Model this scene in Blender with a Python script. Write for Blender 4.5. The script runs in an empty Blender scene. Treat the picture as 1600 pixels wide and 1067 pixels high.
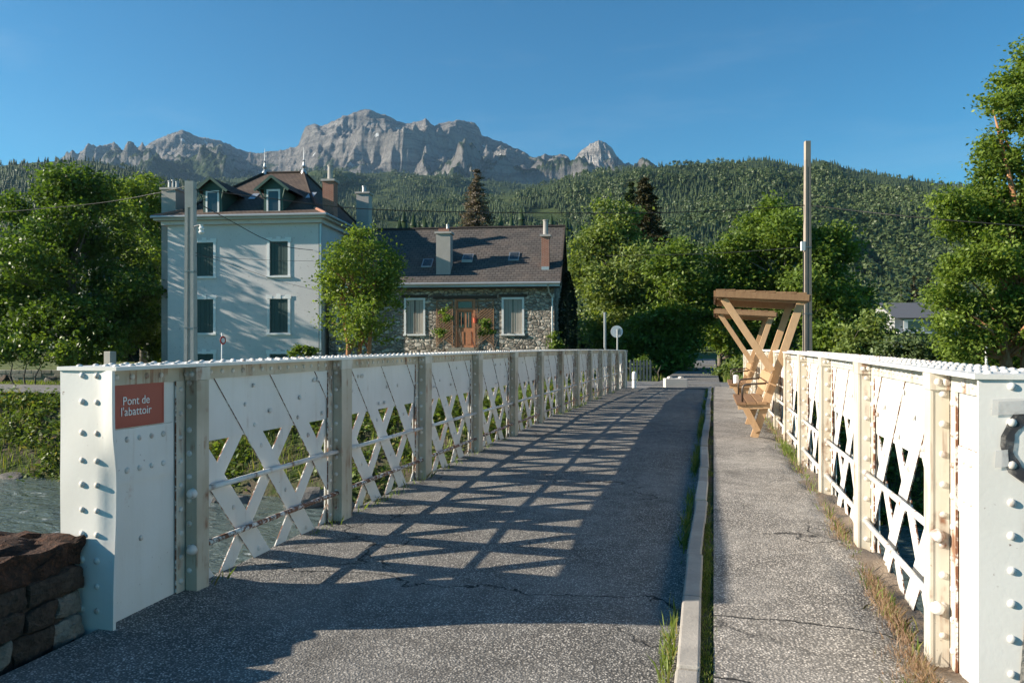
import bpy, bmesh, math, random
import numpy as np
from mathutils import Vector, Matrix

random.seed(7)
RNG = np.random.default_rng(11)
SC = bpy.context.scene
COL = SC.collection

# ------------------------------------------------------------------ camera
YAW = math.atan(315 / 1200)
CT, ST = math.cos(YAW), math.sin(YAW)
EYE = 1.47
cam_data = bpy.data.cameras.new("camera")
cam_data.sensor_width = 36.0
cam_data.lens = 27.0
cam_data.shift_y = 7.5 / 1600
cam_data.clip_start = 0.05
cam_data.clip_end = 20000
cam = bpy.data.objects.new("camera", cam_data)
cam.location = (0, 0, EYE)
cam.rotation_euler = (math.radians(90), 0, YAW)
COL.objects.link(cam)
SC.camera = cam

# ------------------------------------------------------------------ sky, sun, exposure
SUN_DIR = Vector((-0.946, -0.325, 0.0)).normalized()
SUN_EL = math.radians(21.8)
world = bpy.data.worlds.new("World")
SC.world = world
world.use_nodes = True
wn = world.node_tree.nodes
wl = world.node_tree.links
wn.clear()
w_out = wn.new("ShaderNodeOutputWorld")
w_bg = wn.new("ShaderNodeBackground")
w_sky = wn.new("ShaderNodeTexSky")
w_sky.sky_type = 'NISHITA'
w_sky.sun_disc = False
w_sky.sun_elevation = SUN_EL
w_sky.sun_rotation = math.atan2(SUN_DIR.x, SUN_DIR.y)
w_sky.altitude = 1200
w_sky.air_density = 1.0
w_sky.dust_density = 0.3
w_sky.ozone_density = 2.2
w_bg.inputs["Strength"].default_value = 0.068
w_hs = wn.new("ShaderNodeHueSaturation")
w_hs.inputs["Saturation"].default_value = 1.3
w_mx = wn.new("ShaderNodeMix")
w_mx.data_type = 'RGBA'
w_mx.blend_type = 'MULTIPLY'
w_mx.inputs[0].default_value = 1.0
w_mx.inputs[7].default_value = (0.51, 1.05, 1.02, 1)
wl.new(w_sky.outputs[0], w_hs.inputs["Color"])
wl.new(w_hs.outputs[0], w_mx.inputs[6])
w_tc = wn.new("ShaderNodeTexCoord")
w_map = wn.new("ShaderNodeMapping")
w_map.inputs["Scale"].default_value = (1.2, 3.0, 7.0)
w_map.inputs["Rotation"].default_value = (0.2, 0.35, 0.4)
w_no = wn.new("ShaderNodeTexNoise")
w_no.inputs["Scale"].default_value = 1.6
w_no.inputs["Detail"].default_value = 6.0
w_no.inputs["Roughness"].default_value = 0.6
w_rp = wn.new("ShaderNodeValToRGB")
w_rp.color_ramp.elements[0].position = 0.52
w_rp.color_ramp.elements[0].color = (0, 0, 0, 1)
w_rp.color_ramp.elements[1].position = 0.85
w_rp.color_ramp.elements[1].color = (0.13, 0.13, 0.13, 1)
w_ci = wn.new("ShaderNodeMix")
w_ci.data_type = 'RGBA'
w_ci.inputs[7].default_value = (6.0, 6.6, 7.0, 1)
wl.new(w_tc.outputs["Generated"], w_map.inputs[0])
wl.new(w_map.outputs[0], w_no.inputs["Vector"])
wl.new(w_no.outputs[0], w_rp.inputs[0])
wl.new(w_rp.outputs[0], w_ci.inputs[0])
wl.new(w_mx.outputs[2], w_ci.inputs[6])
wl.new(w_ci.outputs[2], w_bg.inputs[0])
wl.new(w_bg.outputs[0], w_out.inputs[0])

sun_data = bpy.data.lights.new("sun", 'SUN')
sun_data.energy = 5.0
sun_data.angle = math.radians(0.53)
sun_data.color = (1.0, 0.89, 0.73)
sun = bpy.data.objects.new("sun", sun_data)
to_sun = Vector((SUN_DIR.x * math.cos(SUN_EL), SUN_DIR.y * math.cos(SUN_EL), math.sin(SUN_EL)))
sun.rotation_euler = (-to_sun).to_track_quat('-Z', 'Y').to_euler()
sun.location = (-30, -15, 40)
COL.objects.link(sun)

SC.view_settings.view_transform = 'Standard'
SC.view_settings.look = 'None'
SC.view_settings.exposure = 1.08
SC.view_settings.gamma = 1.0
SC.view_settings.use_curve_mapping = False
SC.cycles.use_denoising = True
SC.cycles.max_bounces = 8
SC.cycles.transparent_max_bounces = 12
SC.cycles.volume_bounces = 0
SC.cycles.caustics_reflective = False
SC.cycles.caustics_refractive = False


# ------------------------------------------------------------------ geometry helpers
def C(u, v, zc):
    """point at camera depth zc for a bearing given in photograph pixels"""
    xc = (u - 800) / 1200 * zc
    z = EYE - (v - 541) / 1200 * zc
    return Vector((xc * CT - zc * ST, xc * ST + zc * CT, z))


def XY(xc, zc):
    return Vector((xc * CT - zc * ST, xc * ST + zc * CT, 0))


def deck(y):
    if y <= 29:
        return -0.10 * ((y - 16.3) / 12.8) ** 2
    return -0.0984 - 0.0155 * (y - 29) * 0.4


def top_z(y):
    return 1.392 - 0.055 * ((y - 13.5) / 12.8) ** 2


class MB:
    def __init__(self):
        self.v, self.f = [], []

    def add(self, vs, fs):
        o = len(self.v)
        self.v += [tuple(p) for p in vs]
        self.f += [tuple(i + o for i in q) for q in fs]
        return self

    def box(self, x0, x1, y0, y1, z0, z1):
        vs = [(x, y, z) for z in (z0, z1) for y in (y0, y1) for x in (x0, x1)]
        return self.add(vs, [(0, 2, 3, 1), (4, 5, 7, 6), (0, 1, 5, 4), (1, 3, 7, 5), (3, 2, 6, 7), (2, 0, 4, 6)])

    def bar(self, p, q, w, t, up=(0, 0, 1)):
        """rectangular beam from p to q; w along 'up x dir', t along up-ish"""
        p, q = Vector(p), Vector(q)
        d = (q - p).normalized()
        up = Vector(up)
        s = d.cross(up).normalized()
        n = s.cross(d).normalized()
        vs = []
        for c in (p, q):
            for a, b in ((-1, -1), (1, -1), (1, 1), (-1, 1)):
                vs.append(c + s * a * w / 2 + n * b * t / 2)
        return self.add(vs, [(3, 2, 1, 0), (4, 5, 6, 7), (0, 1, 5, 4), (1, 2, 6, 5), (2, 3, 7, 6), (3, 0, 4, 7)])

    def tube(self, pts, radii, n=8, cap=True):
        pts = [Vector(p) for p in pts]
        if not hasattr(radii, '__len__'):
            radii = [radii] * len(pts)
        o = len(self.v)
        ref = Vector((0.31, 0.77, 0.55))
        for i, p in enumerate(pts):
            d = (pts[min(i + 1, len(pts) - 1)] - pts[max(i - 1, 0)]).normalized()
            if i == 0:
                s = d.cross(ref if abs(d.dot(ref)) < 0.95 else Vector((1, 0, 0))).normalized()
            else:
                s = (s - d * s.dot(d)).normalized()
            b = d.cross(s)
            for k in range(n):
                a = 2 * math.pi * k / n
                self.v.append(tuple(p + (s * math.cos(a) + b * math.sin(a)) * radii[i]))
        for i in range(len(pts) - 1):
            for k in range(n):
                a, b2 = o + i * n + k, o + i * n + (k + 1) % n
                self.f.append((a, b2, b2 + n, a + n))
        if cap:
            self.f.append(tuple(o + k for k in reversed(range(n))))
            self.f.append(tuple(o + (len(pts) - 1) * n + k for k in range(n)))
        return self

    def lathe(self, c, prof, n=12):
        """prof: list of (r, z)"""
        o = len(self.v)
        for r, z in prof:
            for k in range(n):
                a = 2 * math.pi * k / n
                self.v.append((c[0] + r * math.cos(a), c[1] + r * math.sin(a), c[2] + z))
        for i in range(len(prof) - 1):
            for k in range(n):
                a, b2 = o + i * n + k, o + i * n + (k + 1) % n
                self.f.append((a, b2, b2 + n, a + n))
        self.f.append(tuple(o + k for k in reversed(range(n))))
        self.f.append(tuple(o + (len(prof) - 1) * n + k for k in range(n)))
        return self

    def mesh(self, name, origin=None):
        me = bpy.data.meshes.new(name)
        vs = self.v
        if origin is not None:
            vs = [(a[0] - origin[0], a[1] - origin[1], a[2] - origin[2]) for a in vs]
        me.from_pydata(vs, [], self.f)
        me.update()
        return me

    def build(self, name, m, parent=None, bevel=0.0, smooth=False):
        """world coordinates in, object linked (under parent if given)"""
        me = self.mesh(name)
        me.materials.append(m)
        if smooth:
            me.polygons.foreach_set('use_smooth', [True] * len(me.polygons))
        o = bpy.data.objects.new(name, me)
        COL.objects.link(o)
        if parent is not None:
            attach(o, parent)
        if bevel:
            b = o.modifiers.new('bevel', 'BEVEL')
            b.width = bevel
            b.segments = 2
            b.limit_method = 'ANGLE'
        return o


WORLD_OF = {}


def wm(o):
    """world matrix from the parent chain (no depsgraph update needed)"""
    m = Matrix.LocRotScale(o.location, o.rotation_euler, o.scale)
    if o.parent is not None:
        return wm(o.parent) @ o.matrix_parent_inverse @ m
    return m


def attach(o, parent):
    o.parent = parent
    o.matrix_parent_inverse = wm(parent).inverted()


def local(o, parent):
    o.parent = parent


def np_obj(name, V, F, m, parent=None, smooth=False):
    me = bpy.data.meshes.new(name)
    V = np.asarray(V, dtype=np.float32)
    F = np.asarray(F, dtype=np.int32)
    k = F.shape[1]
    me.vertices.add(len(V))
    me.vertices.foreach_set('co', V.ravel())
    me.loops.add(F.size)
    me.loops.foreach_set('vertex_index', F.ravel())
    me.polygons.add(len(F))
    me.polygons.foreach_set('loop_start', np.arange(len(F), dtype=np.int32) * k)
    if smooth:
        me.polygons.foreach_set('use_smooth', np.ones(len(F), dtype=bool))
    me.update(calc_edges=True)
    me.materials.append(m)
    o = bpy.data.objects.new(name, me)
    COL.objects.link(o)
    if parent is not None:
        attach(o, parent)
    return o


def empty(name, loc=(0, 0, 0), rz=0.0):
    o = bpy.data.objects.new(name, None)
    o.location = loc
    o.rotation_euler = (0, 0, rz)
    o.empty_display_size = 0.2
    COL.objects.link(o)
    return o


def tag(o, label=None, cat=None, group=None, kind=None):
    if label:
        o["label"] = label
    if cat:
        o["category"] = cat
    if group:
        o["group"] = group
    if kind:
        o["kind"] = kind
    return o


# ------------------------------------------------------------------ numpy noise
def _hash(ix, iy, seed):
    h = (ix.astype(np.int64) * 374761393 + iy.astype(np.int64) * 668265263 + seed * 982451653) & 0xffffffff
    h = ((h ^ (h >> 13)) * 1274126177) & 0xffffffff
    h = h ^ (h >> 16)
    return (h & 0xffff) / 65535.0


def vnoise(x, y, seed=0):
    x = np.asarray(x, dtype=float)
    y = np.asarray(y, dtype=float)
    ix, iy = np.floor(x), np.floor(y)
    fx, fy = x - ix, y - iy
    fx = fx * fx * fx * (fx * (fx * 6 - 15) + 10)
    fy = fy * fy * fy * (fy * (fy * 6 - 15) + 10)
    a = _hash(ix, iy, seed)
    b = _hash(ix + 1, iy, seed)
    c = _hash(ix, iy + 1, seed)
    d = _hash(ix + 1, iy + 1, seed)
    return (a * (1 - fx) + b * fx) * (1 - fy) + (c * (1 - fx) + d * fx) * fy


def fbm(x, y, seed=0, oct=4, gain=0.5):
    s, a, t = 0, 1, 0
    for i in range(oct):
        s = s + a * vnoise(x * 2 ** i + i * 17.3, y * 2 ** i - i * 9.1, seed + i)
        t += a
        a *= gain
    return s / t


def ridged(x, y, seed=0, oct=4, gain=0.5):
    s, a, t = 0, 1, 0
    for i in range(oct):
        s = s + a * (1 - np.abs(2 * vnoise(x * 2 ** i + i * 7.7, y * 2 ** i + i * 3.3, seed + i) - 1))
        t += a
        a *= gain
    return s / t


# ------------------------------------------------------------------ material helpers
class NT:
    def __init__(self, name):
        self.m = bpy.data.materials.new(name)
        self.m.use_nodes = True
        self.t = self.m.node_tree
        self.t.nodes.clear()
        self.out = self.t.nodes.new("ShaderNodeOutputMaterial")

    def n(self, kind, props=None, **inp):
        nd = self.t.nodes.new(kind)
        for k, v in (props or {}).items():
            setattr(nd, k, v)
        for k, v in inp.items():
            key = int(k[1:]) if k[0] == 'i' and k[1:].isdigit() else k.replace('_', ' ')
            self.set(nd.inputs[key], v)
        return nd

    def set(self, sock, v):
        if isinstance(v, bpy.types.NodeSocket):
            self.t.links.new(v, sock)
        elif isinstance(v, bpy.types.Node):
            self.t.links.new(v.outputs[0], sock)
        else:
            if isinstance(v, (tuple, list)) and len(v) == 3 and sock.type == 'RGBA':
                v = (*v, 1)
            sock.default_value = v

    def pos(self, scale=(1, 1, 1)):
        g = self.n("ShaderNodeNewGeometry")
        return self.n("ShaderNodeMapping", i0=g.outputs["Position"], Scale=scale).outputs[0]

    def obj(self, scale=(1, 1, 1)):
        g = self.n("ShaderNodeTexCoord")
        return self.n("ShaderNodeMapping", i0=g.outputs["Object"], Scale=scale).outputs[0]

    def noise(self, vec, scale, detail=4, rough=0.55, dist=0.0):
        return self.n("ShaderNodeTexNoise", i0=vec, Scale=scale, Detail=detail, Roughness=rough, Distortion=dist).outputs[0]

    def ramp(self, fac, stops, interp='LINEAR'):
        r = self.n("ShaderNodeValToRGB", Fac=fac)
        r.color_ramp.interpolation = interp
        e = r.color_ramp.elements
        while len(e) < len(stops):
            e.new(0.5)
        for el, (p, c) in zip(e, stops):
            el.position = p
            if not hasattr(c, '__len__'):
                c = (c, c, c)
            el.color = (*c, 1) if len(c) == 3 else c
        return r.outputs[0]

    def mix(self, fac, a, b, mode='MIX'):
        nd = self.n("ShaderNodeMix", {'data_type': 'RGBA', 'blend_type': mode})
        self.set(nd.inputs[0], fac)
        self.set(nd.inputs[6], a)
        self.set(nd.inputs[7], b)
        return nd.outputs[2]

    def math(self, op, a, b=0.0, c=0.0, clamp=False):
        nd = self.n("ShaderNodeMath", {'operation': op, 'use_clamp': clamp})
        self.set(nd.inputs[0], a)
        self.set(nd.inputs[1], b)
        self.set(nd.inputs[2], c)
        return nd.outputs[0]

    def bump(self, h, strength=0.5, dist=0.01, normal=None):
        b = self.n("ShaderNodeBump", Strength=strength, Distance=dist, Height=h)
        if normal is not None:
            self.set(b.inputs["Normal"], normal)
        return b.outputs[0]

    def done(self, color, rough=0.6, normal=None, metal=0.0, spec=0.5, **kw):
        p = self.n("ShaderNodeBsdfPrincipled")
        self.set(p.inputs["Base Color"], color)
        self.set(p.inputs["Roughness"], rough)
        self.set(p.inputs["Metallic"], metal)
        self.set(p.inputs["Specular IOR Level"], spec)
        if normal is not None:
            self.set(p.inputs["Normal"], normal)
        for k, v in kw.items():
            self.set(p.inputs[k.replace('_', ' ')], v)
        self.p = p
        self.t.links.new(p.outputs[0], self.out.inputs["Surface"])
        return self.m


M = {}


def paint(name, base, dirt, dirt_amt, rust_amt):
    t = NT(name)
    P = t.pos()
    big = t.noise(P, 2.2, 5)
    streak = t.noise(t.pos((16, 16, 1.1)), 1.0, 5, 0.6)
    fine = t.noise(P, 55, 3)
    col = t.mix(t.ramp(big, [(0.35, 0.0), (0.75, dirt_amt)]), base, dirt)
    col = t.mix(t.ramp(streak, [(0.5, 0.0), (0.8, 0.45 * dirt_amt + 0.1)]), col, dirt)
    rmask = t.math('MULTIPLY', t.ramp(streak, [(0.60 - 0.09 * rust_amt, 0.0), (0.70 - 0.07 * rust_amt, 1.0)]), t.ramp(t.noise(P, 5.5, 4), [(0.56 - 0.06 * rust_amt, 0.0), (0.68 - 0.05 * rust_amt, 1.0)]))
    rmask = t.math('MULTIPLY', rmask, min(0.9, rust_amt))
    blot = t.ramp(t.noise(P, 3.7, 6, 0.7), [(0.69, 0.0), (0.80, 0.45)])
    chip = t.ramp(t.noise(P, 38, 4, 0.6), [(0.68, 0.0), (0.71, 1.0)])
    chip = t.math('MULTIPLY', chip, t.ramp(t.noise(P, 3.1, 3), [(0.5, 0.0), (0.62, 1.0)]))
    rustc = t.mix(fine, (0.11, 0.035, 0.014), (0.30, 0.12, 0.05))
    col = t.mix(blot, col, (0.40, 0.20, 0.12))
    col = t.mix(rmask, col, rustc)
    col = t.mix(t.math('MULTIPLY', chip, 0.8), col, (0.13, 0.05, 0.025))
    nb = t.bump(t.math('ADD', t.math('MULTIPLY', fine, 0.35), big), 0.25, 0.006)
    M[name] = t.done(col, t.ramp(big, [(0.3, 0.38), (0.7, 0.6)]), nb, spec=0.4)


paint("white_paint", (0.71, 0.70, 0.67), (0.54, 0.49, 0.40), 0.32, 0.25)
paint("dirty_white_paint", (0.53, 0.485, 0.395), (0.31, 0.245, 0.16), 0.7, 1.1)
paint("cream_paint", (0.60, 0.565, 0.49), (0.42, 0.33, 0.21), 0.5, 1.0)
paint("rusty_joint_paint", (0.62, 0.585, 0.51), (0.40, 0.29, 0.18), 0.55, 1.15)
paint("rivet_paint", (0.68, 0.67, 0.645), (0.44, 0.34, 0.24), 0.55, 1.1)
paint("rail_paint", (0.76, 0.76, 0.74), (0.45, 0.36, 0.28), 0.6, 1.0)


def rust():
    t = NT("rusty_paint")
    P = t.pos()
    n = t.noise(P, 22, 5, 0.65)
    col = t.mix(t.ramp(n, [(0.42, 0.0), (0.52, 1.0)]), (0.7, 0.68, 0.64), (0.17, 0.065, 0.03))
    M["rusty_paint"] = t.done(col, 0.7, t.bump(n, 0.5, 0.004))


rust()


def asphalt(name, binder, stones, scale, patch, crack_amt, stone_amt=1.0, joint=None, soil=None):
    t = NT(name)
    g = t.n("ShaderNodeNewGeometry").outputs["Position"]
    wob = t.n("ShaderNodeVectorMath", {'operation': 'ADD'})
    t.set(wob.inputs[0], g)
    nz = t.n("ShaderNodeTexNoise", i0=g, Scale=3.0, Detail=4.0)
    sc = t.n("ShaderNodeVectorMath", {'operation': 'SCALE'}, i0=nz.outputs["Color"])
    sc.inputs["Scale"].default_value = 0.5
    t.set(wob.inputs[1], sc.outputs[0])
    vor = t.n("ShaderNodeTexVoronoi", {'feature': 'F1'}, i0=g, Scale=scale)
    d = vor.outputs["Distance"]
    cid = t.n("ShaderNodeSeparateColor", i0=vor.outputs["Color"]).outputs[0]
    stone = t.ramp(cid, [(0.0, stones[0]), (0.45, stones[1]), (0.8, stones[2]), (1.0, stones[3])])
    gap = t.ramp(d, [(0.28, 1.0), (0.55, 0.0)])
    gap = t.math('MULTIPLY', gap, stone_amt)
    col = t.mix(gap, binder, stone)
    big = t.noise(g, 0.8, 6, 0.6)
    mid = t.noise(g, 6.0, 5, 0.6)
    col = t.mix(t.ramp(big, [(0.35, 0.0), (0.7, 0.55)]), col, patch)
    col = t.mix(0.55, col, t.mix(1.0, col, t.ramp(mid, [(0.25, 0.5), (0.75, 1.45)]), 'MULTIPLY'))
    # cracks
    vc = t.n("ShaderNodeTexVoronoi", {'feature': 'DISTANCE_TO_EDGE'}, i0=wob.outputs[0], Scale=0.95)
    cm = t.ramp(vc.outputs["Distance"], [(0.002, 1.0), (0.013, 0.0)])
    cm = t.math('MULTIPLY', cm, t.ramp(t.noise(g, 0.45, 2), [(0.5, 0.0), (0.6, crack_amt)]))
    sep = t.n("ShaderNodeSeparateXYZ", i0=g)
    if joint:
        for (jy, amp, wd) in joint:
            jl = t.math('ABSOLUTE', t.math('SUBTRACT', t.math('ADD', sep.outputs[1], t.math('MULTIPLY', t.noise(g, 1.6, 5, 0.6), amp)), jy + amp * 0.5))
            cm = t.math('MAXIMUM', cm, t.ramp(jl, [(wd * 0.3, 1.0), (wd, 0.0)]))
    if soil:
        sm = t.ramp(t.math('ADD', sep.outputs[0], t.math('MULTIPLY', t.math('SUBTRACT', t.noise(g, 3.2, 5, 0.65), 0.5), 0.7)), [(soil, 0.0), (soil + 0.14, 0.85)])
        col = t.mix(sm, col, t.mix(t.noise(g, 30, 3), (0.14, 0.10, 0.07), (0.27, 0.21, 0.155)))
    stain = t.ramp(t.noise(g, 0.9, 4, 0.6, 0.6), [(0.60, 0.0), (0.70, 0.45)])
    col = t.mix(stain, col, (binder[0] * 0.8, binder[1] * 0.8, binder[2] * 0.8))
    col = t.mix(cm, col, (0.018, 0.018, 0.018))
    h = t.math('SUBTRACT', t.math('SUBTRACT', 1.0, d), t.math('MULTIPLY', cm, 1.5))
    b1 = t.bump(mid, 0.35, 0.02)
    h = t.math('ADD', h, t.math('MULTIPLY', t.noise(g, scale * 1.7, 2), 0.6))
    nb = t.bump(h, 0.6, 0.006, b1)
    M[name] = t.done(col, 0.85, nb, spec=0.25)


asphalt("road_asphalt", (0.085, 0.080, 0.074), [(0.13, 0.12, 0.108), (0.32, 0.297, 0.265), (0.52, 0.48, 0.425), (0.74, 0.685, 0.61)], 82, (0.26, 0.248, 0.23), 1.0, joint=[(4.75, 0.9, 0.014), (13.4, 1.1, 0.02)])
asphalt("walk_asphalt", (0.10, 0.092, 0.084), [(0.20, 0.183, 0.165), (0.43, 0.392, 0.355), (0.62, 0.56, 0.50), (0.80, 0.73, 0.65)], 76, (0.40, 0.37, 0.335), 0.9, joint=[(3.55, 0.25, 0.014), (4.35, 0.25, 0.012)], soil=0.93)
asphalt("quay_asphalt", (0.16, 0.155, 0.15), [(0.2, 0.19, 0.18), (0.25, 0.24, 0.23), (0.3, 0.29, 0.27), (0.36, 0.34, 0.32)], 60, (0.26, 0.25, 0.24), 0.6)


def concrete(name, c1, c2, scale=6.0, bumpd=0.006):
    t = NT(name)
    P = t.pos()
    n1 = t.noise(P, scale, 6, 0.65)
    n2 = t.noise(P, scale * 14, 3)
    rnd = t.n("ShaderNodeObjectInfo").outputs["Random"]
    f = t.math('ADD', n1, t.math('MULTIPLY', t.math('SUBTRACT', rnd, 0.5), 0.45))
    col = t.mix(t.ramp(f, [(0.25, 0.0), (0.75, 1.0)]), c1, c2)
    col = t.mix(t.ramp(n2, [(0.62, 0.0), (0.72, 0.5)]), col, (c1[0] * 0.4, c1[1] * 0.4, c1[2] * 0.38))
    M[name] = t.done(col, 0.85, t.bump(t.math('ADD', n1, t.math('MULTIPLY', n2, 0.5)), 0.6, bumpd), spec=0.3)


concrete("kerb_concrete", (0.42, 0.385, 0.34), (0.27, 0.25, 0.225), 5.0, 0.008)
concrete("pole_concrete", (0.46, 0.43, 0.39), (0.36, 0.34, 0.31), 2.0)
concrete("pole_brown", (0.36, 0.30, 0.25), (0.27, 0.225, 0.19), 2.0)
concrete("block_concrete", (0.62, 0.58, 0.53), (0.5, 0.47, 0.43), 3.0)
concrete("chimney_render", (0.42, 0.39, 0.37), (0.33, 0.31, 0.29), 2.5)
concrete("abutment_stone", (0.22, 0.2, 0.18), (0.13, 0.12, 0.11), 1.2, 0.05)
concrete("stucco_grey", (0.63, 0.605, 0.60), (0.53, 0.51, 0.505), 0.5, 0.01)
concrete("trim_white", (0.78, 0.78, 0.77), (0.68, 0.68, 0.67), 3.0)
concrete("soffit_cream", (0.55, 0.52, 0.46), (0.45, 0.42, 0.38), 2.0)
concrete("grey_wall", (0.3, 0.3, 0.31), (0.24, 0.24, 0.25), 1.0)
concrete("garden_wall_stone", (0.36, 0.33, 0.28), (0.24, 0.22, 0.19), 2.2, 0.04)


def plain(name, c, rough=0.6, var=0.15, scale=8.0, metal=0.0, spec=0.4):
    t = NT(name)
    n = t.noise(t.pos(), scale, 4)
    col = t.mix(n, tuple(x * (1 - var) for x in c), tuple(min(1, x * (1 + var)) for x in c))
    M[name] = t.done(col, rough, t.bump(n, 0.2, 0.004), metal=metal, spec=spec)


plain("shutter_green", (0.035, 0.065, 0.06), 0.5)
plain("shutter_pale", (0.36, 0.33, 0.29), 0.6)
plain("dormer_green", (0.03, 0.075, 0.06), 0.5)
plain("dark_timber", (0.055, 0.038, 0.028), 0.7)
plain("door_wood", (0.42, 0.19, 0.10), 0.5, 0.25, 14)
plain("trellis_wood", (0.30, 0.165, 0.09), 0.7, 0.3, 10)
plain("zinc", (0.45, 0.47, 0.49), 0.4, 0.15, 4, 0.5)
plain("white_metal", (0.72, 0.72, 0.72), 0.45)
plain("grey_metal", (0.28, 0.29, 0.3), 0.45, 0.15, 6, 0.6)
plain("arm_metal", (0.10, 0.085, 0.075), 0.4, 0.2, 20, 0.6)
plain("cable_black", (0.02, 0.02, 0.02), 0.5)
plain("sign_red", (0.31, 0.045, 0.03), 0.4, 0.12, 6)
plain("road_sign_red", (0.5, 0.04, 0.03), 0.4)
plain("letter_white", (0.8, 0.78, 0.75), 0.5, 0.05)
plain("slate_grey", (0.12, 0.12, 0.13), 0.6)
plain("terracotta_pot", (0.5, 0.09, 0.05), 0.6)
plain("cap_white", (0.8, 0.8, 0.79), 0.4)
plain("band_grey", (0.45, 0.45, 0.46), 0.5)
plain("insulator", (0.75, 0.74, 0.72), 0.3)
plain("fence_dark", (0.05, 0.055, 0.055), 0.6)
plain("fence_grey", (0.13, 0.14, 0.145), 0.6)
plain("dark_hollow", (0.02, 0.02, 0.022), 0.8)


def glass():
    t = NT("window_glass")
    n = t.noise(t.pos(), 1.2, 2)
    M["window_glass"] = t.done((0.03, 0.037, 0.042), 0.06, t.bump(n, 0.05, 0.01), spec=0.7)


glass()


def graffiti(name, col, amt):
    t = NT(name)
    P = t.pos()
    n = t.noise(P, 26, 4)
    a = t.ramp(n, [(0.3, 0.55 * amt), (0.55, amt)])
    M[name] = t.done(col, 0.55, Alpha=a)


graffiti("spray_black", (0.03, 0.03, 0.035), 0.95)
graffiti("cover_grey", (0.56, 0.56, 0.555), 0.75)


def wood(name, c1, c2):
    t = NT(name)
    g = t.n("ShaderNodeNewGeometry")
    P = t.n("ShaderNodeMapping", i0=g.outputs["Position"], Scale=(14, 3, 5)).outputs[0]
    n = t.noise(P, 1.6, 6, 0.65)
    rnd = t.n("ShaderNodeObjectInfo").outputs["Random"]
    f = t.math('ADD', t.math('MULTIPLY', n, 0.75), t.math('MULTIPLY', rnd, 0.4))
    col = t.ramp(f, [(0.3, c1), (0.85, c2)])
    knots = t.ramp(t.noise(g.outputs["Position"], 9, 1), [(0.73, 0.0), (0.78, 0.6)])
    col = t.mix(knots, col, (0.16, 0.085, 0.04))
    M[name] = t.done(col, 0.65, t.bump(n, 0.25, 0.003), spec=0.25)


wood("larch_wood", (0.50, 0.33, 0.19), (0.37, 0.22, 0.115))
wood("roof_board", (0.32, 0.195, 0.105), (0.19, 0.105, 0.056))


def leaf(name, dark, light, transl=0.35, tip=None, nscale=0.9, nw=0.9, rw=0.6):
    t = NT(name)
    g = t.n("ShaderNodeNewGeometry")
    n = t.noise(g.outputs["Position"], nscale, 3)
    r = g.outputs["Random Per Island"]
    f = t.math('ADD', t.math('MULTIPLY', n, nw), t.math('MULTIPLY', r, rw))
    col = t.ramp(f, [(0.35, dark), (1.05, light)])
    if tip:
        col = t.mix(t.ramp(r, [(0.86, 0.0), (0.9, 0.8)]), col, tip)
    p = t.n("ShaderNodeBsdfPrincipled")
    t.set(p.inputs["Base Color"], col)
    p.inputs["Roughness"].default_value = 0.5
    p.inputs["Specular IOR Level"].default_value = 0.35
    tr = t.n("ShaderNodeBsdfTranslucent")
    t.set(tr.inputs[0], t.mix(1.0, col, (1.5, 1.5, 0.6), 'MULTIPLY'))
    mx = t.n("ShaderNodeMixShader")
    mx.inputs[0].default_value = transl
    t.t.links.new(p.outputs[0], mx.inputs[1])
    t.t.links.new(tr.outputs[0], mx.inputs[2])
    t.t.links.new(mx.outputs[0], t.out.inputs["Surface"])
    M[name] = t.m


leaf("leaf_dark", (0.034, 0.068, 0.015), (0.12, 0.195, 0.036))
leaf("leaf_mid", (0.056, 0.10, 0.02), (0.175, 0.25, 0.046))
leaf("leaf_bright", (0.07, 0.118, 0.022), (0.205, 0.28, 0.05), 0.4)
leaf("leaf_pale", (0.075, 0.12, 0.036), (0.235, 0.295, 0.09), 0.35)
leaf("leaf_willow", (0.06, 0.095, 0.04), (0.15, 0.20, 0.085), 0.3)
leaf("leaf_conifer", (0.012, 0.026, 0.010), (0.035, 0.06, 0.02), 0.1)
leaf("leaf_conifer_brown", (0.026, 0.031, 0.012), (0.068, 0.058, 0.026), 0.1)
leaf("leaf_pink_conifer", (0.085, 0.082, 0.06), (0.24, 0.19, 0.165), 0.15, (0.36, 0.29, 0.26))
leaf("leaf_cypress", (0.010, 0.022, 0.010), (0.025, 0.045, 0.018), 0.1)
leaf("grass_green", (0.06, 0.10, 0.02), (0.19, 0.25, 0.055), 0.35, (0.26, 0.22, 0.09))
leaf("grass_dry", (0.22, 0.13, 0.085), (0.42, 0.29, 0.20), 0.25, (0.16, 0.19, 0.06))
leaf("bank_leaf", (0.055, 0.095, 0.02), (0.165, 0.23, 0.05), 0.35, (0.22, 0.18, 0.07))
leaf("forest_conifer", (0.020, 0.038, 0.015), (0.072, 0.098, 0.034), 0.05, None, 0.005, 1.25, 0.25)
leaf("forest_broadleaf", (0.032, 0.056, 0.018), (0.105, 0.140, 0.045), 0.1, None, 0.006, 1.25, 0.25)


def bark(name, c1, c2):
    t = NT(name)
    n = t.noise(t.pos((5, 5, 1.2)), 3, 5, 0.6)
    M[name] = t.done(t.mix(t.ramp(n, [(0.35, 0.0), (0.65, 1.0)]), c1, c2), 0.85, t.bump(n, 0.7, 0.03), spec=0.2)


bark("bark_grey", (0.11, 0.09, 0.07), (0.2, 0.17, 0.14))
bark("bark_orange", (0.27, 0.115, 0.05), (0.4, 0.22, 0.12))


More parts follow.
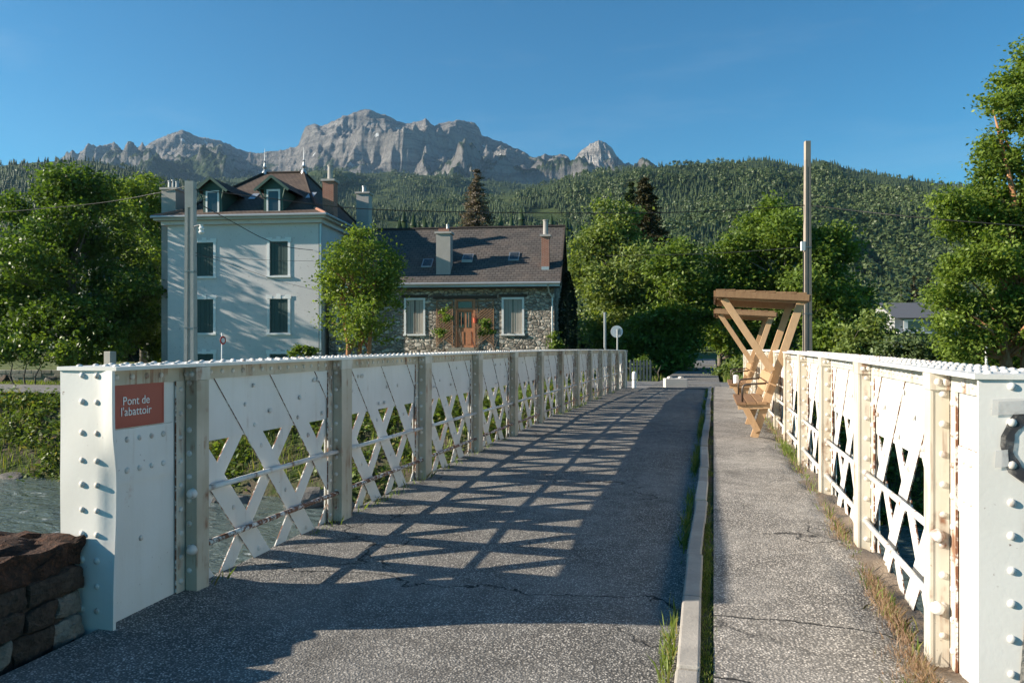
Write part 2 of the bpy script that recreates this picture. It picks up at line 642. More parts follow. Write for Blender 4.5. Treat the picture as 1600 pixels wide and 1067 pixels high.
def ground_mat():
    t = NT("meadow_ground")
    g = t.n("ShaderNodeNewGeometry").outputs["Position"]
    n1 = t.noise(g, 0.35, 6, 0.6)
    n2 = t.noise(g, 7.0, 4, 0.6)
    col = t.mix(t.ramp(n1, [(0.35, 0.0), (0.65, 1.0)]), (0.07, 0.10, 0.026), (0.15, 0.165, 0.05))
    col = t.mix(t.ramp(n2, [(0.5, 0.0), (0.75, 0.7)]), col, (0.10, 0.08, 0.05))
    M["meadow_ground"] = t.done(col, 0.95, t.bump(n2, 0.6, 0.06), spec=0.15)


ground_mat()


def bank_mat():
    t = NT("bank_soil")
    g = t.n("ShaderNodeNewGeometry").outputs["Position"]
    n1 = t.noise(g, 1.1, 6, 0.65)
    n2 = t.noise(g, 9.0, 4, 0.6)
    col = t.mix(t.ramp(n1, [(0.4, 0.0), (0.6, 1.0)]), (0.05, 0.075, 0.02), (0.10, 0.082, 0.06))
    col = t.mix(t.ramp(n2, [(0.45, 0.0), (0.7, 0.6)]), col, (0.055, 0.047, 0.036))
    M["bank_soil"] = t.done(col, 0.95, t.bump(n2, 0.9, 0.08), spec=0.15)


bank_mat()


def water_mat():
    t = NT("river_water")
    g = t.n("ShaderNodeNewGeometry").outputs["Position"]
    P = t.n("ShaderNodeMapping", i0=g, Scale=(0.55, 1.3, 1)).outputs[0]
    w1 = t.noise(P, 0.9, 5, 0.62, 0.7)
    w2 = t.noise(P, 3.4, 4, 0.6, 0.4)
    h = t.math('ADD', w1, t.math('MULTIPLY', w2, 0.35))
    foam = t.ramp(t.noise(P, 1.3, 7, 0.7, 1.2), [(0.60, 0.0), (0.70, 0.85)])
    col = t.mix(foam, (0.105, 0.135, 0.125), (0.62, 0.65, 0.64))
    M["river_water"] = t.done(col, t.math('ADD', 0.12, t.math('MULTIPLY', foam, 0.5)), t.bump(h, 0.9, 0.35), spec=0.5)


water_mat()


def rock(name, c1, c2, c3, scale, bd):
    t = NT(name)
    P = t.obj()
    n1 = t.noise(P, scale, 6, 0.65)
    n2 = t.noise(P, scale * 5, 5, 0.65)
    col = t.mix(t.ramp(n1, [(0.35, 0.0), (0.65, 1.0)]), c1, c2)
    col = t.mix(t.ramp(n2, [(0.5, 0.0), (0.72, 0.75)]), col, c3)
    M[name] = t.done(col, 0.9, t.bump(t.math('ADD', n1, n2), 0.9, bd), spec=0.25)


rock("boulder_rock", (0.13, 0.12, 0.11), (0.20, 0.185, 0.165), (0.07, 0.065, 0.055), 1.6, 0.05)
rock("wall_stone_brown", (0.055, 0.038, 0.029), (0.10, 0.072, 0.055), (0.022, 0.018, 0.015), 9, 0.03)
rock("wall_stone_grey", (0.17, 0.15, 0.125), (0.27, 0.245, 0.21), (0.09, 0.08, 0.07), 9, 0.015)
rock("coping_red", (0.085, 0.045, 0.03), (0.035, 0.024, 0.019), (0.20, 0.085, 0.045), 8, 0.05)


def stone_wall_mat():
    t = NT("rubble_masonry")
    g = t.n("ShaderNodeTexCoord").outputs["Object"]
    P = t.n("ShaderNodeMapping", i0=g, Scale=(1, 1, 1.7)).outputs[0]
    v = t.n("ShaderNodeTexVoronoi", {'feature': 'F1'}, i0=P, Scale=3.1)
    e = t.n("ShaderNodeTexVoronoi", {'feature': 'DISTANCE_TO_EDGE'}, i0=P, Scale=3.1)
    cid = t.n("ShaderNodeSeparateColor", i0=v.outputs["Color"]).outputs[0]
    col = t.ramp(cid, [(0.0, (0.20, 0.165, 0.14)), (0.4, (0.36, 0.315, 0.265)), (0.75, (0.50, 0.445, 0.38)), (1.0, (0.62, 0.56, 0.49))])
    mort = t.ramp(e.outputs["Distance"], [(0.02, 1.0), (0.07, 0.0)])
    col = t.mix(mort, col, (0.24, 0.22, 0.195))
    n = t.noise(g, 8, 4)
    col = t.mix(0.5, col, t.mix(1.0, col, t.ramp(n, [(0.3, 0.6), (0.7, 1.35)]), 'MULTIPLY'))
    h = t.math('ADD', t.ramp(e.outputs["Distance"], [(0.0, 0.0), (0.15, 1.0)]), t.math('MULTIPLY', n, 0.4))
    M["rubble_masonry"] = t.done(col, 0.9, t.bump(h, 1.0, 0.08), spec=0.2)


stone_wall_mat()


def tiles(name, c1, c2, mortar, bw, bh, lichen):
    t = NT(name)
    g = t.n("ShaderNodeTexCoord").outputs["UV"]
    br = t.n("ShaderNodeTexBrick", {'offset': 0.5}, i0=g, Color1=c1, Color2=c2, Mortar=mortar, Scale=1.0)
    br.inputs["Mortar Size"].default_value = 0.018
    br.inputs["Brick Width"].default_value = bw
    br.inputs["Row Height"].default_value = bh
    br.inputs["Bias"].default_value = 0.0
    n = t.noise(g, 0.9, 5, 0.6)
    col = t.mix(t.ramp(n, [(0.45, 0.0), (0.75, 0.6)]), br.outputs[0], lichen)
    sx = t.n("ShaderNodeSeparateXYZ", i0=g)
    saw = t.math('FRACT', t.math('DIVIDE', sx.outputs[1], bh))
    h = t.math('ADD', t.math('SUBTRACT', 1.0, saw), t.math('MULTIPLY', br.outputs[1], -0.6))
    M[name] = t.done(col, 0.85, t.bump(h, 0.8, 0.04), spec=0.25)


tiles("roof_tile_brown", (0.088, 0.063, 0.052), (0.12, 0.086, 0.068), (0.035, 0.026, 0.023), 0.3, 0.26, (0.15, 0.112, 0.085))
tiles("roof_tile_dark", (0.078, 0.070, 0.066), (0.11, 0.098, 0.09), (0.03, 0.025, 0.025), 0.34, 0.26, (0.15, 0.118, 0.10))


def brick(name):
    t = NT(name)
    g = t.n("ShaderNodeTexCoord").outputs["Object"]
    s = t.n("ShaderNodeSeparateXYZ", i0=g)
    cv = t.n("ShaderNodeCombineXYZ", i0=t.math('ADD', s.outputs[0], s.outputs[1]), i1=s.outputs[2])
    br = t.n("ShaderNodeTexBrick", {'offset': 0.5}, i0=cv, Color1=(0.26, 0.095, 0.06), Color2=(0.33, 0.13, 0.085), Mortar=(0.36, 0.31, 0.27), Scale=1.0)
    br.inputs["Mortar Size"].default_value = 0.008
    br.inputs["Brick Width"].default_value = 0.22
    br.inputs["Row Height"].default_value = 0.07
    M[name] = t.done(br.outputs[0], 0.85, t.bump(br.outputs[1], -0.4, 0.01), spec=0.2)


brick("chimney_brick")


def mountain_mat(mname="mountain_rock", k=1.0):
    t = NT(mname)
    g = t.n("ShaderNodeNewGeometry")
    P = g.outputs["Position"]
    z = t.n("ShaderNodeSeparateXYZ", i0=P).outputs[2]
    nz = t.n("ShaderNodeSeparateXYZ", i0=g.outputs["Normal"]).outputs[2]
    n1 = t.noise(P, 0.004, 8, 0.65)
    n2 = t.noise(P, 0.022, 10, 0.72)
    n3 = t.noise(t.n("ShaderNodeMapping", i0=P, Scale=(0.03, 0.03, 0.007)).outputs[0], 1.0, 8, 0.7)
    strata = t.noise(t.n("ShaderNodeMapping", i0=P, Scale=(0.003, 0.003, 0.03), Rotation=(0.25, 0.3, 0)).outputs[0], 1.0, 5, 0.6)
    col = t.mix(t.ramp(n1, [(0.35, 0.0), (0.65, 1.0)]), tuple(k * q for q in (0.22, 0.205, 0.192)), tuple(k * q for q in (0.38, 0.355, 0.335)))
    col = t.mix(t.ramp(strata, [(0.45, 0.0), (0.65, 0.65)]), col, (0.085, 0.082, 0.08))
    col = t.mix(t.ramp(n2, [(0.54, 0.0), (0.68, 0.8)]), col, (0.37, 0.35, 0.335))
    col = t.mix(t.ramp(n3, [(0.50, 0.0), (0.62, 0.42)]), col, (0.10, 0.095, 0.092))
    # snow left in gullies
    sn = t.math('MULTIPLY', t.ramp(t.noise(t.n("ShaderNodeMapping", i0=P, Scale=(0.01, 0.01, 0.004)).outputs[0], 1.0, 5, 0.6), [(0.66, 0.0), (0.69, 1.0)]), t.ramp(t.math('DIVIDE', z, 1400.0), [(0.55, 0.0), (0.8, 1.0)]))
    col = t.mix(sn, col, (0.8, 0.8, 0.8))
    # alpine meadows and forest on the lower, flatter ground
    zz = t.math('ADD', t.math('DIVIDE', z, 1400.0), t.math('MULTIPLY', t.math('SUBTRACT', n1, 0.5), 0.75))
    zz = t.math('SUBTRACT', zz, t.math('MULTIPLY', t.math('SUBTRACT', nz, 0.72), 0.55))
    veg = t.ramp(zz, [(0.69, 1.0), (0.80, 0.0)]) if k == 1.0 else 0.0
    green = t.mix(t.ramp(n2, [(0.42, 0.0), (0.6, 1.0)]), (0.022, 0.045, 0.018), (0.075, 0.10, 0.04))
    col = t.mix(veg, col, green)
    h = t.math('ADD', t.math('ADD', n1, t.math('MULTIPLY', n2, 0.6)), t.math('MULTIPLY', n3, 0.5))
    M[mname] = t.done(col, 0.95, t.bump(h, 1.0, 110.0), spec=0.1)


mountain_mat()
mountain_mat("pale_limestone", 1.8)


def forest_floor():
    t = NT("forest_floor")
    P = t.pos()
    n1 = t.noise(P, 0.02, 6, 0.65)
    col = t.mix(t.ramp(n1, [(0.4, 0.0), (0.6, 1.0)]), (0.03, 0.05, 0.018), (0.075, 0.095, 0.035))
    M["forest_floor"] = t.done(col, 0.95, t.bump(n1, 0.6, 8.0), spec=0.1)


forest_floor()

# ------------------------------------------------------------------ ground, river, roads
def smooth01(t):
    t = np.clip(t, 0, 1)
    return t * t * (3 - 2 * t)


def ground_z(x, y):
    x = np.asarray(x, dtype=float)
    y = np.asarray(y, dtype=float)
    n = fbm(x * 0.35, y * 0.35, 3, 4) - 0.5
    n2 = fbm(x * 1.3, y * 1.3, 9, 3) - 0.5
    plain = -0.78 + 0.12 * n * smooth01((np.abs(x + 1.5) - 4) / 4)
    # rise to the bridge approach on the far side
    ap = smooth01(1 - (np.abs(x + 1.3) - 3.2) / 5.0) * smooth01(1 - (y - 36) / 12)
    far = plain + ap * 0.58
    wedge = 23.0 + 0.8 * np.sin(x * 0.17) + 1.2 * n
    bt = (y - wedge) / (29.2 - 23.0)
    bank = -4.9 + (4.9 + far) * smooth01(bt * 1.02) + (0.55 * n + 0.4 * n2) * np.clip(4 * bt * (1 - bt), 0, 1)
    z = np.where(y > 29.2, far, np.where(y > wedge, bank, -4.9))
    # near side bank
    near_top = -7.0 + 2 * n
    nb = np.clip((y - near_top) / 7.0, 0, 1)
    zn = -0.5 + (-4.4) * smooth01(nb) + 0.4 * n2 * (nb > 0) * (nb < 1)
    z = np.where(y < 5.0, zn, z)
    return z


def axis(lo, hi, step, far_lo, far_hi, grow=1.22):
    a = list(np.arange(lo, hi + 1e-6, step))
    s, p = step, hi
    while p < far_hi:
        s *= grow
        p += s
        a.append(p)
    s, p = step, lo
    while p > far_lo:
        s *= grow
        p -= s
        a.insert(0, p)
    return np.array(a)


def grid_faces(nx, ny):
    i, j = np.meshgrid(np.arange(nx - 1), np.arange(ny - 1))
    a = (j * nx + i).ravel()
    return np.stack([a, a + 1, a + nx + 1, a + nx], 1)


gx = axis(-62, 48, 0.8, -5600, 5600)
gy = axis(-9, 46, 0.45, -60, 5600)
X, Y = np.meshgrid(gx, gy)
Z = ground_z(X, Y)
ground = np_obj("ground", np.stack([X.ravel(), Y.ravel(), Z.ravel()], 1), grid_faces(len(gx), len(gy)), M["meadow_ground"], smooth=True)
tag(ground, "grassy valley ground reaching to the foot of the hills", kind="structure")
ground.data.materials.append(M["bank_soil"])
pc = np.zeros(len(ground.data.polygons) * 3, dtype=np.float32)
ground.data.polygons.foreach_get('center', pc)
pc = pc.reshape(-1, 3)
ground.data.polygons.foreach_set('material_index', ((pc[:, 1] < 29.4)).astype(np.int32))

wx = np.linspace(-160, 140, 160)
wy = np.linspace(-8, 26, 40)
X, Y = np.meshgrid(wx, wy)
Z = -3.92 + 0.16 * (fbm(X * 0.5, Y * 0.9, 21, 4) - 0.5)
river = np_obj("river_water", np.stack([X.ravel(), Y.ravel(), Z.ravel()], 1), grid_faces(len(wx), len(wy)), M["river_water"], smooth=True)
tag(river, "milky grey green mountain river with small white waves", kind="structure")


def sheet(name, xs, ys, zf, m, label=None):
    X, Y = np.meshgrid(xs, ys)
    Z = np.vectorize(zf)(X, Y)
    o = np_obj(name, np.stack([X.ravel(), Y.ravel(), Z.ravel()], 1), grid_faces(len(xs), len(ys)), m, smooth=True)
    tag(o, label, kind="structure")
    return o


def road_z(x, y):
    n = float(fbm(x * 0.9, y * 0.9, 31, 3)) - 0.5
    edge = max(0.0, min(1.0, (-2.55 - x) / 0.6))
    return deck(y) + 0.03 * n + 0.03 * edge * (0.5 + float(vnoise(y * 2.1, 0.3, 5))) - 0.02 * max(0, min(1, (x + 0.6) / 0.4))


def road_right(y):
    return -0.12


road = sheet("road", np.linspace(-3.23, -0.10, 34), np.concatenate([np.linspace(-9, 29, 200)]), road_z, M["road_asphalt"], "worn grey asphalt roadway over the bridge")


def farroad_z(x, y):
    return deck(y) - 0.0 + 0.01 * math.sin(x * 1.3)


lane = sheet("lane", np.linspace(-2.4, 0.25, 8), np.linspace(28.95, 170, 60), lambda x, y: deck(y) + 0.012, M["road_asphalt"], "narrow asphalt lane running on under the trees")


def quay_z(x, y):
    b = float(smooth01(1 - (abs(x + 1.3) - 3.2) / 5.0) * smooth01(1 - (y - 36) / 12))
    return -0.78 + 0.58 * b + 0.085


quay = sheet("quay_road", np.linspace(-90, 5, 120), np.linspace(29.0, 35.2, 12), quay_z, M["quay_asphalt"], "pale asphalt quay road along the far bank")


def walk_z(x, y):
    n = float(fbm(x * 1.1 + 4, y * 1.1, 47, 3)) - 0.5
    e = max(0.0, min(1.0, (x - 0.72) / 0.3))
    rag = float(fbm(x * 3, y * 2.4, 51, 3))
    return deck(y) + 0.085 + 0.022 * n - 0.10 * e * max(0.0, (rag - 0.35) * 2.2)


walk = sheet("pavement", np.linspace(0.0, 1.15, 40), np.linspace(-9, 29.2, 330), walk_z, M["walk_asphalt"], "raised gravelly asphalt footway beside the roadway")

strip = sheet("soil_strip", np.linspace(-0.075, 0.06, 6), np.linspace(-6, 28.9, 220), lambda x, y: deck(y) + 0.072 + 0.016 * (float(vnoise(x * 30, y * 9, 71)) - 0.5), M["bank_soil"], "narrow strip of soil and moss between kerb and footway")

# kerb: single stones set end to end
kerb = empty("kerb", (-0.115, 3.0, deck(3.0)))
tag(kerb, kind="structure")
y = -6.0
rk = random.Random(3)
while y < 28.7:
    ln = rk.uniform(0.86, 1.05)
    y1 = min(y + ln, 28.9)
    mb = MB()
    dx0 = 0.012 * math.sin(y * 0.9) + rk.uniform(-0.006, 0.006)
    dx1 = 0.012 * math.sin(y1 * 0.9) + rk.uniform(-0.006, 0.006)
    hz = rk.uniform(-0.012, 0.010)
    w = rk.uniform(0.098, 0.108)
    pts = []
    g = 0.008
    for yy, dx in ((y + g, dx0), (y1 - g, dx1)):
        z0, z1 = deck(yy) - 0.2, deck(yy) + 0.105 + hz
        xl, xr = -0.168 + dx, -0.168 + dx + w
        pts += [(xl - 0.012, yy, z0), (xr, yy, z0), (xr, yy, z1), (xl, yy, z1)]
    mb.add(pts, [(0, 1, 2, 3), (7, 6, 5, 4), (0, 4, 5, 1), (1, 5, 6, 2), (2, 6, 7, 3), (3, 7, 4, 0)])
    mb.build("kerb_stone", M["kerb_concrete"], kerb, bevel=0.012)
    y = y1

# abutments and deck slab
ab = MB()
ab.box(-3.9, 1.9, -12, 4.3, -5.3, -0.46)
ab.build("abutment", M["abutment_stone"]).__setitem__("kind", "structure")
ab = MB()
ab.box(-3.9, 1.9, 28.2, 31, -5.3, -0.42)
ab.build("far_abutment", M["abutment_stone"]).__setitem__("kind", "structure")
slab = MB()
for i in range(24):
    ya, yb = 4.0 + i * 1.02, 4.0 + (i + 1) * 1.02
    za, zb = deck(ya), deck(yb)
    slab.add([(-3.2, ya, za - 0.4), (1.1, ya, za - 0.4), (1.1, ya, za - 0.09), (-3.2, ya, za - 0.09),
              (-3.2, yb, zb - 0.4), (1.1, yb, zb - 0.4), (1.1, yb, zb - 0.09), (-3.2, yb, zb - 0.09)],
             [(0, 1, 5, 4), (1, 2, 6, 5), (2, 3, 7, 6), (3, 0, 4, 7), (0, 3, 2, 1), (4, 5, 6, 7)])
slab.build("bridge_deck", M["abutment_stone"]).__setitem__("kind", "structure")

# ------------------------------------------------------------------ bridge girders
SP = 2.0
Y0 = 4.24
YN, YF = 3.46, 28.83


def rivet_mesh(name, r, h, axis_dir, m):
    """low dome on the +axis side"""
    mb = MB()
    n = 8
    rings = [(1.0, 0.0), (0.92, 0.45), (0.62, 0.82)]
    vs, fs = [], []
    for rr, hh in rings:
        for k in range(n):
            a = 2 * math.pi * k / n
            vs.append(Vector((rr * r * math.cos(a), rr * r * math.sin(a), hh * h)))
    vs.append(Vector((0, 0, h)))
    for i in range(len(rings) - 1):
        for k in range(n):
            fs.append((i * n + k, i * n + (k + 1) % n, (i + 1) * n + (k + 1) % n, (i + 1) * n + k))
    o = (len(rings) - 1) * n
    for k in range(n):
        fs.append((o + k, o + (k + 1) % n, len(vs) - 1))
    q = Vector((0, 0, 1)).rotation_difference(Vector(axis_dir))
    vs = [q @ v for v in vs]
    mb.add(vs, fs)
    me = mb.mesh(name)
    me.materials.append(m)
    me.polygons.foreach_set('use_smooth', [True] * len(me.polygons))
    return me


def rusty_edges(o):
    """bare rusty cut edges: every face that does not look across the bridge"""
    o.data.materials.append(M["rusty_paint"])
    for p in o.data.polygons:
        if abs(p.normal.x) < 0.5:
            p.material_index = 1
    return o


def girder(side, xin, label, paint_web, paint_post):
    root = empty("bridge_girder", (xin, YN, deck(YN)))
    tag(root, label, "bridge girder", "girders of the bridge")
    loc0 = root.location.copy()
    s = side
    rivets = []           # (x, y, z, dir, size)
    riv = {}
    for key, d in (('x', (-s, 0, 0)), ('y', (0, -1, 0)), ('z', (0, 0, 1))):
        riv[key] = rivet_mesh("rivet", 0.0178, 0.0125, d, M["rivet_paint"])
    big = rivet_mesh("bolt_head", 0.034, 0.045, (0, -1, 0), M["rail_paint"])

    def X(d):
        return xin + s * d

    def bx(mb, d0, d1, y0, y1, z0, z1):
        a, b = sorted((X(d0), X(d1)))
        mb.box(a, b, y0, y1, z0, z1)
        return mb

    ZB = -0.5
    W = 0.10       # depth of the web plane

    # top flange (cambered)
    mb = MB()
    n = 40
    ys = [YN - 0.012 + (YF - YN + 0.024) * i / n for i in range(n + 1)]
    for i, yy in enumerate(ys):
        z = top_z(yy)
        a, b = sorted((X(-0.018), X(0.372)))
        mb.v += [(a, yy, z - 0.02), (b, yy, z - 0.02), (b, yy, z), (a, yy, z)]
    for i in range(n):
        o = 4 * i
        mb.f += [(o, o + 4, o + 5, o + 1), (o + 1, o + 5, o + 6, o + 2), (o + 2, o + 6, o + 7, o + 3), (o + 3, o + 7, o + 4, o)]
    mb.f += [(0, 1, 2, 3), (4 * n + 3, 4 * n + 2, 4 * n + 1, 4 * n)]
    mb.build("top_flange", M[paint_web], root)
    yy = YN + 0.07
    k = 0
    while yy < YF - 0.03:
        rivets.append((X(0.055), yy, top_z(yy), 'z'))
        rivets.append((X(0.175), yy + 0.06, top_z(yy), 'z'))
        if yy < 12:
            rivets.append((X(0.30), yy, top_z(yy), 'z'))
        yy += 0.118
        k += 1

    # end plates, the near one slightly warped along its inner edge
    for ye, near in ((YN, True), (YF, False)):
        nz, nd = 26, 12
        V, F = [], []
        for layer in (0, 1):
            for j in range(nz + 1):
                z = ZB + (top_z(ye) - 0.02 - ZB) * j / nz
                for i in range(nd + 1):
                    d = 0.36 * i / nd
                    w = 0.0
                    if near and s < 0:
                        up = float(smooth01((z - 0.72) / 0.32))
                        inn = float(smooth01(1 - d / 0.11))
                        w = (-0.020 * up * inn + 0.022 * (1 - up) * inn * float(smooth01((z - 0.1) / 0.5)))
                        w += 0.0015 * math.sin(z * 9 + d * 13)
                        d -= 0.012 * (1 - up) * float(smooth01(1 - d / 0.2)) * -1
                    elif near:
                        w = 0.001 * math.sin(z * 7 + d * 9)
                    V.append((X(d), ye + w + layer * 0.02 * (1 if near else -1), z))
        m2 = (nz + 1) * (nd + 1)
        for j in range(nz):
            for i in range(nd):
                a = j * (nd + 1) + i
                F.append((a, a + 1, a + nd + 2, a + nd + 1))
                F.append((m2 + a, m2 + a + nd + 1, m2 + a + nd + 2, m2 + a + 1))
        def side(q):
            o = len(V)
            V.extend([V[x] for x in q])
            F.append((o, o + 1, o + 2, o + 3))
        for j in range(nz):
            for i in (0, nd):
                a = j * (nd + 1) + i
                side((a, a + nd + 1, m2 + a + nd + 1, m2 + a) if i == 0 else (a, m2 + a, m2 + a + nd + 1, a + nd + 1))
        for i in range(nd):
            side((i, m2 + i, m2 + i + 1, i + 1))
        np_obj("end_plate", V, F, M["white_paint"], root, smooth=True)
        if near:
            for z in (1.31, 1.167, 0.998, 0.848, 0.716, 0.578, 0.447, 0.306, 0.167, 0.035):
                rivets.append((X(0.118), ye - 0.0, z, 'y'))
                rivets.append((X(0.215), ye - 0.0, z + 0.002, 'y'))

    # top angle under the flange
    mb = MB()
    for i in range(n):
        ya, yb = ys[i], ys[i + 1]
        if i == 0:
            ya = YN + 0.03
        if i == n - 1:
            yb = YF - 0.03
        za, zb = top_z(ya) - 0.021, top_z(yb) - 0.021
        a, b = X(W - 0.026), X(W - 0.012)
        vs = [(a, ya, za - 0.085), (b, ya, za - 0.085), (b, ya, za), (a, ya, za), (a, yb, zb - 0.085), (b, yb, zb - 0.085), (b, yb, zb), (a, yb, zb)]
        mb.add(vs, [(0, 1, 2, 3), (7, 6, 5, 4), (0, 4, 5, 1), (1, 5, 6, 2), (2, 6, 7, 3), (3, 7, 4, 0)])
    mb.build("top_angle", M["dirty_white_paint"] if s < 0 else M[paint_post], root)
    yy = YN + 0.09
    while yy < YF - 0.05:
        kk = (yy - Y0 + 0.27) % SP
        if not (0 < kk < 0.30):
            rivets.append((X(W - 0.026), yy, top_z(yy) - 0.062, 'x'))
        yy += 0.118
    # bottom chord
    mb = MB()
    bx(mb, 0.0, 0.36, YN + 0.03, YF - 0.03, ZB - 0.03, ZB)
    mb.build("bottom_chord", M[paint_web], root)

    # solid end panels
    for (ya, yb, near) in ((YN + 0.022, Y0 - 0.06, True), (Y0 + 12 * SP + 0.002, YF - 0.022, False)):
        mb = MB()
        bx(mb, W - 0.006, W + 0.006, ya, yb, ZB, top_z(ya) - 0.03)
        mb.build("end_panel", M[paint_web], root)
        if near:
            mb = MB()
            bx(mb, W - 0.018, W - 0.0065, ya, yb - 0.155, 0.70, 1.005)
            rusty_edges(mb.build("splice_plate", M[paint_web], root))
            for z in (0.945, 0.77):
                for q in range(5):
                    rivets.append((X(W - 0.018), ya + 0.06 + q * 0.098, z, 'x'))
            rivets.append((X(W - 0.006), ya + 0.28, 0.36, 'x'))

    # posts
    for k in range(13):
        ya, yb = Y0 + k * SP - (0.19 if k else 0.115), Y0 + k * SP
        zt = top_z(yb) - 0.021
        mb = MB()
        bx(mb, 0.0, W - 0.028, ya, ya + 0.012, ZB, zt)            # web facing along the bridge
        bx(mb, -0.012, -0.0005, ya - 0.004, yb, ZB, zt - 0.085)    # flange facing the roadway
        bx(mb, 0.0, W - 0.028, yb - 0.012, yb - 0.001, ZB, zt)
        mb.build("post", M[paint_post], root)
        mb = MB()
        bx(mb, W + 0.014, W + 0.022, ya - 0.07, yb + 0.07, ZB, zt)  # strip added behind each post to block sunlight leaking between the plates
        mb.build("light_block_plate", M[paint_web], root)
        mb = MB()
        bx(mb, -0.016, W - 0.030, ya - 0.012, yb + 0.008, zt - 0.083, zt - 0.002)
        mb.build("post_head", M["rusty_joint_paint"], root)
        for q in range(3):
            rivets.append((X(0.02 + 0.035 * q), ya - 0.012, zt - 0.045, 'y'))
        # riveted legs of the angles on the web
        for (a0, a1) in ((ya - 0.08, ya - 0.002), (yb + 0.002, yb + 0.085)):
            if a0 < YN + 0.03 or a1 > YF - 0.03:
                continue
            mb = MB()
            bx(mb, W - 0.024, W - 0.0125, a0, a1, ZB, zt - 0.087)
            rusty_edges(mb.build("angle_leg", M["rusty_joint_paint"], root))
            z = 1.20
            while z > -0.1:
                rivets.append((X(W - 0.024), (a0 + a1) / 2, z, 'x'))
                z -= 0.148
        z = 1.24
        while z > deck(yb) + 0.04:
            rivets.append((X(0.044), ya, z, 'y'))
            z -= 0.146
        if k == 0:
            for z in (0.555, 0.205):
                o = bpy.data.objects.new("bolt_head", big)
                COL.objects.link(o)
                o.parent = root
                o.location = Vector((X(0.016), ya - 0.002, z)) - loc0

    # panels: gusset, lattice bars, rails
    dz_per_dy = math.tan(math.radians(49.5))
    rl = random.Random(9 if s < 0 else 10)
    for k in range(12):
        ya, yb = Y0 + k * SP + 0.003, Y0 + (k + 1) * SP - 0.193
        zt = min(top_z(ya), top_z(yb)) - 0.05
        zg = 0.846
        mb = MB()
        bx(mb, W - 0.004, W + 0.004, ya, yb, zg, zt)
        rusty_edges(mb.build("gusset_plate", M[paint_web], root))
        for q in range(26):
            yy = rl.uniform(ya + 0.1, yb - 0.08)
            z = rl.choice((1.19, 1.06, 0.99, 0.905))
            if q < 9:
                rivets.append((X(W - 0.0125), yy, z, 'x'))
        zt2 = top_z((ya + yb) / 2) - 0.108

        def clipped(y_at, width, sgn, d0, d1, z_hi, z_lo, nm):
            """flat bar crossing height z=.846 at y_at, clipped to the panel"""
            hw = width / math.sin(math.radians(49.5)) / 2
            poly = []
            for zz in (z_hi, z_lo):
                cy = y_at - sgn * (zz - zg) / dz_per_dy
                poly.append((cy - hw, cy + hw, zz))
            P = [(poly[0][0], poly[0][2]), (poly[0][1], poly[0][2]), (poly[1][1], poly[1][2]), (poly[1][0], poly[1][2])]
            for lim, keep in ((ya, 1), (yb, -1)):
                Q = []
                for i in range(len(P)):
                    a, b = P[i], P[(i + 1) % len(P)]
                    ia, ib = (a[0] - lim) * keep >= 0, (b[0] - lim) * keep >= 0
                    if ia:
                        Q.append(a)
                    if ia != ib:
                        t = (lim - a[0]) / (b[0] - a[0])
                        Q.append((lim, a[1] + t * (b[1] - a[1])))
                P = Q
                if len(P) < 3:
                    return
            area = abs(sum(P[i][0] * P[(i + 1) % len(P)][1] - P[(i + 1) % len(P)][0] * P[i][1] for i in range(len(P)))) / 2
            if area < 0.006:
                return
            mb = MB()
            m = len(P)
            mb.add([(X(d0), p[0], p[1]) for p in P] + [(X(d1), p[0], p[1]) for p in P],
                   [tuple(range(m)), tuple(reversed(range(m, 2 * m)))] + [(i, i + m, (i + 1) % m + m, (i + 1) % m) for i in range(m)])
            rusty_edges(mb.build("diagonal_bar", M[paint_web], root))
            for zz in (zg - 0.10, 0.36, 0.0):
                cy = y_at - sgn * (zz - zg) / dz_per_dy
                if ya + 0.08 < cy < yb - 0.08 and nm:
                    rivets.append((X(min(d0, d1)), cy, zz, 'x'))

        for j in range(-3, 6):
            clipped(ya - 0.017 + j * 0.6667, 0.165, 1, W - 0.0125, W - 0.0045, zt2, ZB, True)
            clipped(ya + 0.451 + j * 0.6667, 0.118, -1, W + 0.0045, W + 0.0125, zt2, ZB, False)
        for z, mt in ((0.555, "rail_paint"), (0.205, "rusty_paint" if s < 0 else "rail_paint")):
            mb = MB()
            y_a, y_b = Y0 + k * SP - (0.20 if k else 0.125), Y0 + (k + 1) * SP - 0.188
            mb.tube([(X(0.035), y_a, z), (X(0.035), y_b, z + rl.uniform(-0.006, 0.006))], 0.0185, 10)
            mb.build("rail", M[mt], root, smooth=True)

    # rivets: the 300 nearest as pieces, the rest joined
    rivets.sort(key=lambda r: (r[0]) ** 2 + r[1] ** 2 + (r[2] - EYE) ** 2)
    for (x, yy, z, d) in rivets[:300]:
        o = bpy.data.objects.new("rivet", riv[d])
        COL.objects.link(o)
        o.parent = root
        o.location = Vector((x, yy, z)) - loc0
        sc = 0.92 + 0.2 * random.random()
        o.scale = (sc, sc, sc)
    V, F = [], []
    for (x, yy, z, d) in rivets[300:]:
        me = riv[d]
        o = len(V)
        V += [(v.co.x + x, v.co.y + yy, v.co.z + z) for v in me.vertices]
        F += [tuple(o + i for i in p.vertices) for p in me.polygons]
    mb = MB()
    mb.v, mb.f = V, F
    o = mb.build("rivet_rows", M["rivet_paint"], root, smooth=True)
    o["kind"] = "stuff"
    return root


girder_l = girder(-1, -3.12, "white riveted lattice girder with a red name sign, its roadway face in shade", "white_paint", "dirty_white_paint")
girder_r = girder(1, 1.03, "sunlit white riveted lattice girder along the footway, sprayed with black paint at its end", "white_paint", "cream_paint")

# spray paint and cover-up patches on the end plate of the footway girder
gx0, gz0, yp = 1.225, 1.075, YN - 0.006


